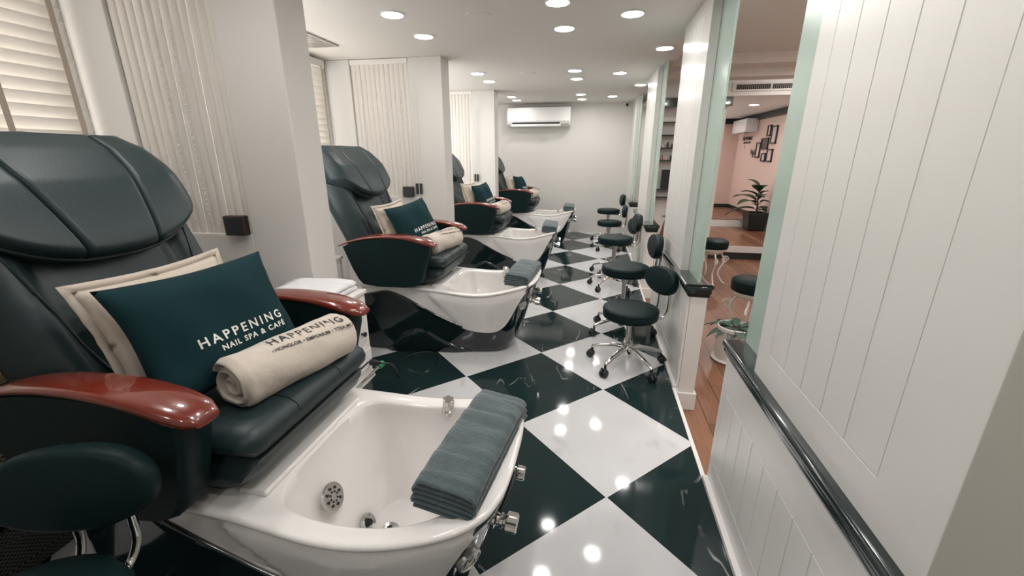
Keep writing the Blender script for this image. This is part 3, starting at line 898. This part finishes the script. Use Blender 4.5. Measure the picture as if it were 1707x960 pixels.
# grey folded towel on the nose of each basin: stacked folds along local Y, draped over the rim
def folded_geo(wx, ly, layers, th, seed, sag=0.02, wr=.003):
    """cloth folded back and forth: one ribbon, loops on the +X and -X edges, drawn out along Y"""
    pit = th / 2 + .0012
    cen = []
    for k in range(layers):
        z = pit * k + th / 4
        w = wx / 2 - .006 * abs(noise.noise(Vector((k * 2.3, seed, 1.5)))) - .004 * (k % 2)
        sx = 1 if k % 2 == 0 else -1
        for q in range(9): cen.append((lerp(-sx * w, sx * w, q / 8), z))
        if k < layers - 1:
            for q in range(1, 6):
                a = -pi / 2 + pi * q / 6
                cen.append((sx * (w + pit * .62 * cos(a)), z + pit / 2 + pit / 2 * sin(a)))
    t = th / 4 * .92
    C = [Vector(c) for c in cen]
    N_ = []
    for i in range(len(C)):
        e = C[min(i + 1, len(C) - 1)] - C[max(i - 1, 0)]; N_.append(Vector((-e.y, e.x)).normalized())
    loop = [C[i] + N_[i] * t for i in range(len(C))] + [C[i] - N_[i] * t for i in range(len(C) - 1, -1, -1)]
    CC = C + C[::-1]
    ztop = pit * layers
    rings = []; ny = 60
    for j in range(ny + 1):
        q0 = j / ny; y0 = -ly / 2 + ly * (.5 - .5 * cos(pi * q0)) if False else -ly / 2 + ly * (q0 + .04 * sin(2 * pi * q0) * -1)
        r = []
        en = min(1, (ly / 2 - abs(y0)) / .007); en = math.sqrt(max(.04, 1 - (1 - en) ** 2))
        for p, c_ in zip(loop, CC):
            p = c_ + (p - c_) * en
            h = p.y / ztop
            y = y0 * (1 - .05 * h) + .006 * noise.noise(Vector((p.y * 60, seed, 3)))
            zz = p.y - sag * (abs(y0) / (ly / 2)) ** 3
            wob = wr * noise.noise(Vector((p.x * 9, y0 * 22, seed))) + wr * .8 * noise.noise(Vector((p.x * 5 + 3, y0 * 48, seed)))
            edge = -.35 * ztop * max(0, (abs(p.x) - wx * .36) / (wx * .14)) ** 2 * h * .25
            r.append((p.x, y, zz + wob * (.25 + .75 * h) + edge))
        rings.append(r)
    return G().loft(rings), ztop
fg, ft = folded_geo(.150, .46, 6, .0245, 2, .014, .0065)
gt = thing('grey_towel', 'x', 'towel')
fg.build('folded_cloth', M['greytowel'], gt, angle=180)
gpos = [(-.288, -.015, .530, R(-7)), (-.285, -.02, .530, R(-4)), (-.285, 0, .530, R(3)), (-.285, 0, .530, R(2))]
for i in range(4):
    o = gt if i == 0 else copy_tree(gt)
    o['label'] = 'grey folded towel lying across the basin front of the %s pedicure chair' % where[i]; o['group'] = 'grey towels on the basins'
    u, v, z, rz = gpos[i]
    o.location = (CH[i][0] + u, CH[i][1] + v, z); o.rotation_euler = (0, R(4), rz)

# ================================================================== SIDE CABINETS with towels
def cabinet(x0, x1, y0, y1, z1, label):
    """shallow unit with a raised body on a set-back foot, small door above and socket panel below"""
    t = thing('side_cabinet', label, 'cabinet', (x1, y0, 0))
    w = y1 - y0; d = x1 - x0; zb = .25
    G().box(-d, 0, 0, w, zb, z1 - .02, .003).box(-d, -d + .12, .01, w - .01, 0, zb + .01).build('carcass', M['white'], t, smooth=False)
    G().box(-d, .012, -.004, w + .004, z1 - .02, z1, .004).build('top', M['white'], t, smooth=False)
    dr = G().box(0, .010, .05, w - .03, .44, z1 - .045, .003).build('door', M['white'], t, smooth=False)
    mt = Matrix.Translation((.010, w * .80, .49)) @ Matrix.Rotation(R(90), 4, 'Y')
    G().lathe([(.006, 0), (.006, .012), (.013, .016), (.013, .022), (.006, .026)], 16, mt).build('knob', M['blackplastic'], dr)
    G().box(0, .008, .05, w - .05, zb + .035, .41, .003).build('panel', M['white'], t, smooth=False)
    return t
cpos = [(-1.55, -1.105, 1.43, 1.84, .70), (-1.75, -1.30, 3.29, 3.70, .67), (-1.75, -1.32, 5.28, 5.68, .67), (-1.65, -1.22, 7.2, 7.6, .67)]
cl = ['white cabinet beside the nearest pedicure chair, towels on top', 'white cabinet beyond the second pedicure chair', 'white cabinet beyond the third pedicure chair', 'white cabinet beyond the farthest pedicure chair']
cabs = []
for i in range(4):
    x0, x1, y0, y1, z1 = cpos[i]
    if i == 0: cabs.append(cabinet(*cpos[0], cl[0])); cabs[0]['group'] = 'white side cabinets between the bays'
    else: cabs.append(dup(cabs[0], (x1, y0, 0), cl[i]))
# cabinet glimpsed behind the second chair's near side
cb = dup(cabs[0], (-1.635, 2.08, 0), 'white cabinet behind the second pedicure chair, against the nearest pier')

wg, wt = folded_geo(.29, .33, 4, .026, 9, .006, .004)
wtow = thing('white_towel', 'x', 'towel')
wg.build('folded_cloth', M['whitetowel'], wtow, angle=180)
wp = [(-1.285, 1.665, .702, 0.05, 'white folded towels on the cabinet beside the nearest pedicure chair'), (-1.50, 3.49, .70, 0, 'white folded towels on the cabinet beyond the second pedicure chair'),
      (-1.52, 5.47, .70, 0, 'white folded towels on the cabinet beyond the third pedicure chair'), (-1.42, 7.4, .70, 0, 'white folded towels on the cabinet beyond the farthest pedicure chair'),
      (-1.80, 2.29, .702, 0, 'white folded towels glimpsed behind the second pedicure chair')]
for i, (x, y, z, rz, lb) in enumerate(wp):
    o = wtow if i == 0 else copy_tree(wtow)
    o.location = (x, y, z); o.rotation_euler = (0, 0, rz); o['label'] = lb; o['group'] = 'white folded towels'

# remote controls lying on the far arms of the back chairs
# socket plate, plug and cable at the foot of the nearest cabinet
t = thing('power_outlet', 'white socket plate with black plug low on the cabinet beside the nearest pedicure chair', 'power outlet', (-1.097, 1.765, .345))
G().box(0, .008, -.055, .055, -.05, .05, .003).build('plate', M['whiteplastic'], t, smooth=False)
G().lathe([(.016, 0), (.018, .02), (.010, .045), (.005, .06)], 16, Matrix.Translation((.008, .035, -.03)) @ Matrix.Rotation(R(90), 4, 'Y')).build('plug', M['blackplastic'], t)
pts = catmull([(-1.030, 1.80, .314), (-1.00, 1.86, .28), (-1.06, 2.05, .10), (-1.20, 2.30, .006), (-1.20, 2.48, .006), (-1.10, 2.56, .006), (-1.00, 2.52, .006), (-.98, 2.40, .006)], 8)
tag(G().tube(pts, .005, 8).build('power_cable', M['blackplastic']), 'black power cable looping over the floor behind the nearest pedicure chair', 'cable')
t = thing('pipe_strip', 'pale strip with chrome pipe and green end cap along the cabinet foot', 'pipe', (-1.105, 1.43, .21))
G().box(-.02, .008, 0, .42, .0, .040, .004).build('strip', M['whiteplastic'], t, smooth=False)
G().tube([(.010, .0, .034), (.010, .46, .034)], .009, 12).build('pipe', M['chrome'], t)
G().lathe([(.014, 0), (.019, .02), (.018, .045), (.010, .05)], 16, Matrix.Translation((.010, .45, .034)) @ Matrix.Rotation(R(-90), 4, 'X')).build('end_cap', M['green'], t)

# small dark boxes on the sills, blinds
def vblind(i, y0):
    t = thing('vertical_blind', 'ivory vertical blind filling the recess of the %s partition' % ord_[i], 'blind', (0, y0 + .022, 0), group='vertical blinds in the partitions')
    G().box(-2.265, -1.705, -.02, .02, H - .045, H - .005, .003).build('head_rail', M['white'], t, smooth=False)
    g = G(); n = 12; w = .565 / n
    for k in range(n):
        xc = -2.268 + w * (k + .5)
        a = R(-9 + 3 * sin(k * 2.1))
        mt = Matrix.Translation((xc, 0, 0)) @ Matrix.Rotation(a, 4, 'Z')
        rings = []
        for z in (0.9505, H - .04):
            rings.append([(q * .0285, -.011 * (1 - q * q) + e, z) for q, e in [(-1, 0), (-.7, 0), (-.35, 0), (0, 0), (.35, 0), (.7, 0), (1, 0), (1, .0015), (.7, .0015), (.35, .0015), (0, .0015), (-.35, .0015), (-.7, .0015), (-1, .0015)]])
        g.loft(rings, mtx=mt)
    g.build('slats', M['blind'], t, angle=60)
    for xx in ((-2.17, -1.93, -1.84, -1.78) if i else (-2.02, -1.93)):
        g = G(); g.tube([(xx, -.026, 1.0), (xx, -.026, 1.9)], .0012, 6)
        z = 1.02
        while z < 1.88:
            g.lathe([(.001, -.006), (.0045, -.003), (.0045, .003), (.001, .006)], 6, Matrix.Translation((xx, -.026, z)))
            z += .026
        g.build('bead_chain', M['whiteplastic'], t)
    return t
for i, y0 in enumerate(PY): vblind(i, y0)
for i, y0 in enumerate(PY[1:]):
    for k, x in enumerate((-1.675, -1.635)):
        t = thing('blind_wand', '%s cord weight hanging beside the vertical blind of the %s partition' % (['left', 'right'][k], ord_[i + 1]), 'cord weight', (x, y0 - .018, .98), group='cord weights by the vertical blinds')
        G().tube([(0, 0, .10), (0, 0, .95)], .0035, 8).build('cord', M['whiteplastic'], t)
        G().box(-.011, .011, -.009, .009, 0, .10, .003).build('weight', M['blackplastic'], t, smooth=False)
for i, y0 in enumerate(PY[:2]):
    t = thing('speaker_box', 'small dark brown speaker box on the sill of the %s partition' % ord_[i], 'speaker', (-1.765, y0 - .008, .952), (0, 0, R(8)), group='small dark boxes on the sills')
    G().box(-.052, .052, -.035, .012, 0, .098, .006).build('case', M['darkwood'], t, smooth=False)
    G().box(-.042, .042, -.038, -.033, .010, .088, .002).build('grille', M['blackplastic'], t, smooth=False)

def hblind(i, a, b_):
    t = thing('slat_blind', 'ivory horizontal slat blind over the window of the %s bay' % ord_[i], 'blind', (XW, 0, 0), group='horizontal slat blinds')
    G().box(.005, .06, a - .02, b_ + .02, 2.09, 2.15, .004).build('head_rail', M['white'], t, smooth=False)
    g = G(); z = 1.0
    while z < 2.08:
        mt = Matrix.Translation((.034, 0, z)) @ Matrix.Rotation(R(-52), 4, 'Y')
        g.prism([(-.032, 0), (-.015, .004), (.015, .004), (.032, 0), (.032, .0025), (.015, .0065), (-.015, .0065), (-.032, .0025)], 'y', a - .015, b_ + .015, mtx=mt)
        z += .053
    g.build('slats', M['blind'], t, angle=50)
    G().box(.02, .05, a - .015, b_ + .015, .965, .985, .003).build('bottom_rail', M['blind'], t, smooth=False)
    for y in (b_ - .035, b_ - .31, b_ - .62, a + .10):
        G().box(.062, .064, y - .012, y + .012, .975, 2.10).build('ladder_tape', M['tape'], t, smooth=False)
    return t
for i, (a, b_) in enumerate(win_y[:2]): hblind(i, a, b_)

# ================================================================== STOOLS
def make_stool(label, hs, hb_off, x, y, rz, group=None, la=R(17)):
    """pedicure stool: round seat at height hs, kidney back on two chrome rods at local +X side"""
    t = thing('pedicure_stool', label, 'stool', (x, y, 0), (0, 0, rz), group)
    R0 = .175
    seat = G().lathe([(.02, hs - .070), (R0 - .016, hs - .070), (R0 - .004, hs - .064), (R0, hs - .050), (R0, hs - .018), (R0 - .005, hs - .006), (R0 - .018, hs - .0005), (R0 * .6, hs + .002), (.01, hs + .003)], 48).build('seat', M['vinyl'], t, angle=60)
    G().lathe([(R0 + .0005, hs - .0135), (R0 + .002, hs - .0115), (R0 + .0005, hs - .0095)], 48, cap0=False, cap1=False).build('piping', M['vinyl'], seat)
    g = G(); g.lathe([(.11, hs - .070), (.11, hs - .076), (.045, hs - .079), (.026, hs - .10), (.026, hs - .13), (.016, hs - .132), (.016, .17), (.030, .168), (.030, .155)], 24)
    g.build('column', M['steel'], t, angle=40)
    G().lathe([(.026, .06), (.034, .085), (.034, .15), (.028, .168), (.018, .175)], 24).build('hub', M['chrome'], t)
    for k in range(5):
        a = 2 * pi * k / 5 + la - rz
        d = Vector((cos(a), sin(a), 0))
        P = [d * .02 + Vector((0, 0, .125)), d * .08 + Vector((0, 0, .125)), d * .16 + Vector((0, 0, .108)), d * .225 + Vector((0, 0, .088)), d * .24 + Vector((0, 0, .080))]
        lg = G().tube(P, [.019, .018, .015, .012, .010], 12).build('leg', M['chrome'], t)
        c = d * .237; pr = Vector((-d.y, d.x, 0))
        cs = G()
        cs.tube([c + Vector((0, 0, .082)), c + Vector((0, 0, .05))], .008, 10)
        for s_ in (-1, 1):
            q = c + d * .012
            mt = Matrix.Translation(q + pr * (s_ * .013) + Vector((0, 0, .0265))) @ pr.to_track_quat('Z', 'Y').to_matrix().to_4x4()
            cs.lathe([(.006, -.009), (.022, -.009), (.026, -.005), (.026, .005), (.022, .009), (.006, .009)], 20, mt)
        cs.tube([c + d * .012 + Vector((0, 0, .052)) + pr * q for q in (-.020, 0, .020)], .009, 8)
        cs.build('caster', M['blackplastic'], lg)
    # back pad: kidney, wrapped slightly, facing -X
    zb = hs + hb_off
    g = G(); n = 40
    rings = []
    for off, sc in ((-.028, .86), (-.024, .95), (-.010, 1.0), (.010, 1.0), (.022, .95), (.026, .84), (.027, .4), (.027, .02)):
        r = []
        for j in range(n):
            a = 2 * pi * j / n
            yy = .158 * (abs(cos(a)) ** .75) * (1 if cos(a) > 0 else -1) * sc
            zz = .088 * (abs(sin(a)) ** .85) * (1 if sin(a) > 0 else -1) * sc
            zz *= 1 - .25 * (abs(yy) / .158) ** 2 * (1 if zz < 0 else .3)
            r.append((off - .55 * yy * yy, yy, zz))
        rings.append(r)
    front = []
    rings = [[(x_ * -1 * 0 + x_, y_, z_) for x_, y_, z_ in r] for r in rings]
    mt = Matrix.Translation((R0 + .035, 0, zb)) @ Matrix.Rotation(R(8), 4, 'Y')
    g.loft(rings, mtx=mt)
    g.build('backrest', M['vinyl'], t, angle=60)
    for s_ in (-1, 1):
        P = catmull([(.08, s_ * .045, hs - .078), (R0 + .01, s_ * .05, hs - .08), (R0 + .052, s_ * .055, hs - .045), (R0 + .060, s_ * .055, hs + .02), (R0 + .060, s_ * .055, zb - .02), (R0 + .064, s_ * .055, zb + .05)], 6)
        G().tube(P, .009, 16).build('back_rod', M['chrome'], t)
    return t

make_stool('low black stool with chrome base, front one of the stools along the right half walls', .412, .160, .275, 2.64, R(25))
make_stool('higher black stool right behind the low front stool on the right', .545, .15, .268, 3.20, R(4), la=R(-7))
make_stool('high black stool in the middle of the right hand row, seat above a lower stool', .545, .14, .245, 4.40, R(5))
make_stool('lower black stool half hidden behind the high middle stool on the right', .425, .14, .262, 4.95, R(8))
make_stool('low black stool near the white end wall, in front of the last stool', .42, .14, .25, 6.35, R(0))
make_stool('farthest black stool, next to the white end wall', .525, .14, .245, 6.92, R(4))
make_stool('black stool cut off by the lower left corner, beside the nearest pedicure chair', .57, .130, -.930, .318, R(108))

# ================================================================== BACK WALL: air conditioner, camera; ceiling bits
t = thing('air_conditioner', 'white wall mounted air conditioner high on the white end wall', 'air conditioner', (-.985, YB, 1.795))
prof = [(0, .02), (0, .315), (-.15, .318), (-.20, .30), (-.215, .26), (-.215, .075), (-.19, .03), (-.12, .0), (-.03, .0)]
G().prism(prof, 'x', -.535, .535).build('body', M['whiteplastic'], t, bevel=.008)
pn = G().box(-.525, .525, -.223, -.213, .085, .30, .004).build('front_panel', M['whiteplastic'], t, smooth=False)
v, f = text_geo('SAMSUNG'.replace('SAMSUNG', '—'), .03)
G().box(-.04, .04, -.2245, -.222, .094, .101).build('logo', M['steel'], pn, smooth=False)
G().box(-.44, .36, -.2165, -.14, .040, .070).build('outlet', M['hole'], t, smooth=False)
G().box(-.46, .38, -.235, -.215, .004, .040, .006).build('louvre', M['whiteplastic'], t)
G().box(.40, .52, -.219, -.2, .035, .07, .003).build('display', M['grille'], t, smooth=False)

t = thing('security_camera', 'small dark dome camera in the right corner of the end wall', 'camera', (.455, YB, 2.125))
G().lathe([(.030, 0), (.030, .012), (.026, .018)], 20, Matrix.Rotation(R(90), 4, 'X')).build('mount', M['whiteplastic'], t)
G().lathe([(.022, .018), (.022, .045), (.012, .055)], 20, Matrix.Rotation(R(90), 4, 'X')).build('lens', M['blackplastic'], t)
t = thing('ceiling_vent', 'grey air vent grille in the ceiling over the second bay', 'vent', (-2.26, 3.16, H))
G().box(-.21, .21, -.28, .28, -.012, 0, .003).build('frame', M['grille'], t, smooth=False)
g = G()
for k in range(12): g.box(-.18, .18, -.25 + k * .044, -.25 + k * .044 + .02, -.016, -.011)
g.build('slats', M['steel'], t, smooth=False)
for i, (x, y, lb) in enumerate(((-.77, 2.93, 'flat round white ceiling speaker near the viewpoint'), (-.76, 4.93, 'flat round white ceiling speaker between the far lamps'))):
    t = thing('ceiling_speaker', lb, 'speaker', (x, y, H))
    G().lathe([(.085, 0), (.083, -.004), (.074, -.006), (.02, -.0065)], 32, cap0=False).build('cover', M['ceil'], t)

# ================================================================== ROOM BEYOND
# white ironwork stools with black cushions
def iron_stool(x, y, z0, rz, label):
    t = thing('iron_stool', label, 'stool', (x, y, z0), (0, 0, rz), group='white ironwork stools in the room beyond')
    G().lathe([(.02, .44), (.155, .44), (.165, .45), (.165, .525), (.150, .535), (.02, .537)], 36).build('cushion', M['vinyl'], t)
    G().lathe([(.05, .36), (.11, .385), (.150, .425), (.155, .44), (.14, .438)], 36).build('seat_pan', M['ceramic'], t)
    for k in range(4):
        a = pi / 4 + k * pi / 2; d = Vector((cos(a), sin(a), 0))
        P = [d * .10 + Vector((0, 0, .39)), d * .15 + Vector((0, 0, .28)), d * .10 + Vector((0, 0, .15)), d * .15 + Vector((0, 0, .04)), d * .19 + Vector((0, 0, .008))]
        lg = G().tube(catmull(P, 6), .009, 8).build('leg', M['ceramic'], t)
        S = []
        for q in range(30):
            th = q / 29 * 3.6 * pi; rr = .045 * (1 - q / 34)
            S.append(d * (.16 + rr * cos(th)) + Vector((0, 0, .30 + rr * sin(th))))
        G().tube(S, .006, 6).build('scroll', M['ceramic'], lg)
    return t
iron_stool(1.29, 3.50, ZL, .3, 'white ironwork stool with black cushion behind the potted plant in the gap')
iron_stool(1.40, 5.20, ZL, .9, 'white ironwork stool with black cushion farther back, before the wooden platform')

def leaf_geo(L, w, bend, mtx, g):
    n = 8
    def f(u, v):
        s = u; ww = w * (sin(pi * min(1, s * 1.02 + .01)) ** .8); q = 2 * v - 1
        return (L * s * cos(bend * s), ww * q, L * s * sin(bend * s) * -1 + .25 * w * q * q)
    g.grid(f, n, 4, mtx)
# near plant in white pot
t = thing('potted_plant', 'leafy plant in a white cylinder pot seen through the nearest gap', 'plant', (1.085, 3.14, ZL))
G().lathe([(.10, 0), (.115, .01), (.122, .20), (.125, .27), (.118, .275), (.112, .25)], 36, cap1=False).build('pot', M['ceramic'], t)
G().lathe([(.13, .0), (.14, .012), (.13, .02)], 36).build('saucer', M['ceramic'], t)
G().lathe([(.115, .245), (.05, .252), (.01, .254)], 28, cap0=False).build('soil', M['soil'], t)
for k in range(16):
    a = k * 2.4; el = .15 + .5 * random.random()
    mt = Matrix.Translation((.03 * cos(a), .03 * sin(a), .25)) @ Matrix.Rotation(a, 4, 'Z') @ Matrix.Rotation(-el, 4, 'Y')
    g = G(); leaf_geo(.15 + .09 * random.random(), .030, .55, mt, g)
    g.build('leaf', M['palelf'], t, angle=180, solid=.0015)

# plant in dark square pot on the first platform
t = thing('potted_plant', 'broad leaved plant in a dark square pot on the wooden platform', 'plant', (2.84, 8.20, .056))
r_ = []
for s_, z in ((.12, 0), (.135, .02), (.165, .29), (.165, .32), (.145, .32), (.14, .28)):
    r_.append([(s_ * cx, s_ * cy, z) for cx, cy in ((-1, -1), (1, -1), (1, 1), (-1, 1))])
G().loft(r_, True, False).build('pot', M['blackplastic'], t, smooth=False, bevel=.008)
G().box(-.145, .145, -.145, .145, .26, .29).build('soil', M['soil'], t, smooth=False)
G().tube(catmull([(0, 0, .28), (.01, .01, .42), (-.01, 0, .56), (0, .01, .70)], 4), [.016] * 5 + [.012] * 5 + [.008] * 3, 8).build('stem', M['leaf'], t)
for k in range(15):
    a = k * 2.4 + .4; zz = .34 + .36 * (k / 14); el = .15 + .85 * (k / 14) + .2 * random.random()
    mt = Matrix.Translation((0, 0, zz)) @ Matrix.Rotation(a, 4, 'Z') @ Matrix.Rotation(-el, 4, 'Y') @ Matrix.Translation((.05, 0, 0))
    L_ = .34 - .10 * (k / 14)
    if cos(a) > .1: L_ *= .5
    if cos(a) < -.6 and k < 9: L_ = .46
    g = G(); leaf_geo(L_, .095, .55, mt, g)
    g.tube([tuple(mt @ Vector((-.05, 0, 0))), tuple(mt @ Vector((.02, 0, 0)))], .005, 6)
    g.build('leaf', M['leaf'], t, angle=180, solid=.002)

# split air conditioner on the pink wall
t = thing('air_conditioner', 'white air conditioner under the black moulding on the pink wall', 'air conditioner', (3.06, 9.86, 1.77))
G().box(-.24, 0, -.42, .42, 0, .25, .02).build('body', M['whiteplastic'], t)
G().box(-.235, -.12, -.38, .38, -.012, .004, .003).build('louvre', M['grille'], t, smooth=False)
# lettering on the pink wall
def wall_text(txt, size, y, z, label, name='wall_lettering'):
    v, f = text_geo(txt, size, 1.1, .002)
    g = G(); g.add([(3.056, y - x, z + yy) for x, yy, _ in v], f)
    o = g.build(name, M['ink'], None, smooth=False, solid=.004)
    return tag(o, label, 'lettering', group='black lettering on the pink wall')
wall_text('HAPPENING', .10, 9.98, 1.66, 'large black shop name lettered on the pink wall under the air conditioner')
wall_text('NAIL SPA & CAFÉ', .052, 9.98, 1.585, 'smaller black line lettered below the shop name on the pink wall')
wall_text('I', .10, 10.1, 1.50, 'single black upright stroke lettered on the pink wall')
wall_text('Nail', .15, 9.54, 1.39, 'black lettered word beside the picture frames on the pink wall')
wall_text('SPA', .05, 9.52, 1.315, 'small black lettered line under the word beside the picture frames')
# frames
fr_ = [(8.83, 1.76, .165, .19, 'paper', 'tall narrow black picture frame at the upper left of the cluster'), (8.58, 1.68, .24, .30, 'paper', 'largest tall black picture frame, right side of the cluster'),
       (8.96, 1.54, .34, .20, 'darkpaper', 'dark picture in a black frame in the middle of the cluster'), (9.25, 1.43, .21, .28, 'paper', 'tall black picture frame at the lower left of the cluster'),
       (8.92, 1.30, .2, .15, 'paper', 'small black picture frame at the bottom of the cluster'), (8.64, 1.333, .25, .22, 'paper', 'black picture frame at the lower right of the cluster')]
for y, z, w, h, m_, lb in fr_:
    t = thing('picture_frame', lb + ' on the pink wall', 'picture', (3.06, y, z), group='picture frames on the pink wall')
    g = G(); b_ = .022
    g.box(-.025, 0, -w / 2, w / 2, h / 2 - b_, h / 2); g.box(-.025, 0, -w / 2, w / 2, -h / 2, -h / 2 + b_)
    g.box(-.025, 0, -w / 2, -w / 2 + b_, -h / 2, h / 2); g.box(-.025, 0, w / 2 - b_, w / 2, -h / 2, h / 2)
    g.build('frame', M['blackplastic'], t, smooth=False)
    G().box(-.010, 0, -w / 2 + .01, w / 2 - .01, -h / 2 + .01, h / 2 - .01).build('picture', M[m_], t, smooth=False)
# linear vent in the dropped ceiling edge
t = thing('linear_vent', 'long dark slotted air vent in the ceiling edge of the room beyond', 'vent', (2.15, 6.6, 2.20))
G().box(-.42, .62, -.012, 0, -.055, .055, .002).build('frame', M['ceil'], t, smooth=False)
g = G(); g.box(-.37, .05, -.014, -.011, -.03, .03); g.box(.075, .58, -.014, -.011, -.03, .03); g.build('slot', M['hole'], t, smooth=False)
g = G()
for k in range(40): g.box(-.365 + k * .024, -.365 + k * .024 + .004, -.018, -.012, -.03, .03)
g.build('fins', M['grille'], t, smooth=False)
# shelving unit
t = thing('shelf_unit', 'white wall shelf unit with black crown seen between the upper panels', 'shelf', (0.72, 6.38, ZL))
G().box(0, .92, .16, .20, 0, 2.22).box(.90, .93, 0, .2, 0, 2.09).box(0, .02, 0, .2, 0, 2.09).build('carcass', M['white'], t, smooth=False)
G().box(-.02, .98, -.05, .2, 2.08, 2.19, .006).build('crown', M['trimblack'], t, smooth=False)
for z in (1.885, 1.72, 1.555, 1.39, 1.0, .89): G().box(.02, .90, 0, .16, z, z + .016).build('shelf', M['trimblack'], t, smooth=False)
t.location = (0.72, 6.38, ZL)
k = 0
pb = None
for z, lbz in ((1.571, 'upper'), (1.406, 'lower')):
    for j in range(8):
        x = .78 + j * .058
        h = .05 + .03 * random.random()
        o = G().lathe([(.014, 0), (.015, .004), (.015, h * .6), (.007, h * .72), (.008, h * .74), (.008, h), (.003, h + .001)], 12).build('polish_bottle', BOT[(j * 3 + k) % 4], None)
        o.location = (x + .01, 6.44, ZL + z)
        tag(o, 'small polish bottle, %s from the left on the %s bottle shelf' % (['first', 'second', 'third', 'fourth', 'fifth', 'sixth', 'seventh', 'eighth'][j], lbz), 'bottle', 'polish bottles on the shelf unit')
    k += 1
t = thing('framed_notice', 'dark framed notice with a red round mark on the white shelf unit', 'picture', (1.0, 6.42, ZL + 1.018))
G().box(-.08, .10, 0, .02, 0, .26, .003).build('frame', M['blackplastic'], t, smooth=False)
G().box(.03, .09, -.002, .0, .015, .245).build('sheet', M['paper'], t, smooth=False)
G().lathe([(.035, 0), (.035, .003)], 20, Matrix.Translation((.065, -.002, .13)) @ Matrix.Rotation(R(90), 4, 'X')).build('mark', M['red'], t)
t = thing('vase', 'terracotta vase with dried leaves glimpsed behind the second upper panel', 'vase', (.78, 4.62, ZL))
G().lathe([(.05, 0), (.06, .02), (.045, .3), (.05, .55), (.075, .68), (.05, .80), (.035, .84), (.045, .86)], 28).build('body', M['terracotta'], t)
g = G()
for q in range(7):
    mt = Matrix.Translation((0, 0, .84)) @ Matrix.Rotation(q * .9, 4, 'Z') @ Matrix.Rotation(-1.0, 4, 'Y'); leaf_geo(.09, .02, .8, mt, g)
g.build('leaves', M['leaf'], t, solid=.002)

# ================================================================== CLUTTER BEHIND THE NEAREST CHAIR
t = thing('utility_bench', 'pale wooden bench with a dark tray shelf behind the nearest pedicure chair', 'bench', (-1.95, .72, 0))
G().box(-.42, .30, -.55, .40, .68, .71, .004).build('top', M['blackplastic'], t, smooth=False)
for x in (-.40, .28):
    G().box(x, x + .025, -.55, .40, .71, .74, .003).build('rail', M['pinewood'], t, smooth=False)
for x in (-.40, .27):
    for y in (-.53, .37): G().box(x, x + .035, y, y + .035, 0, .68, .003).build('leg', M['pinewood'], t, smooth=False)
G().box(-.40, .29, -.52, .38, .36, .38).build('shelf', M['pinewood'], t, smooth=False)
def basket(x, y, z, w, d, h, m_, lb):
    t = thing('wicker_basket', lb, 'basket', (x, y, z))
    r = [[(sx * w * q, sy * d * q, zz) for sx, sy in ((-.5, -.5), (.5, -.5), (.5, .5), (-.5, .5))] for q, zz in ((.9, 0), (1, h), (.94, h), (.85, .02))]
    G().loft(r, True, True).build('weave', M[m_], t, smooth=False, bevel=.006)
    g = G(); c = [(-.5 * w, -.5 * d, h), (.5 * w, -.5 * d, h), (.5 * w, .5 * d, h), (-.5 * w, .5 * d, h), (-.5 * w, -.5 * d, h)]
    g.tube(c, .008, 8); g.build('rim', M[m_], t)
basket(-1.86, .86, .38, .24, .24, .20, 'wicker', 'beige wicker basket on the lower shelf behind the nearest pedicure chair')
basket(-1.93, .74, 0, .30, .30, .20, 'darkwicker', 'grey wicker basket on the floor under the bench at the left edge')
t = thing('bowl', 'round taupe bowl on the bench behind the nearest pedicure chair', 'bowl', (-2.05, 1.04, .712))
G().lathe([(.05, 0), (.10, .03), (.125, .09), (.12, .10), (.11, .085), (.06, .03)], 32).build('body', M['linen'], t)
t = thing('tool_tray', 'black metal tool tray on the bench behind the nearest pedicure chair', 'tray', (-1.80, .72, .712))
G().box(-.12, .12, -.16, .16, 0, .012, .003).box(-.12, -.108, -.16, .16, .012, .05).box(.108, .12, -.16, .16, .012, .05).box(-.12, .12, -.16, -.148, .012, .05).box(-.12, .12, .148, .16, .012, .05).build('tray', M['blackplastic'], t, smooth=False)
G().tube([(-.08, -.1, .03), (.06, .08, .06)], .008, 8).build('handle', M['steel'], t)
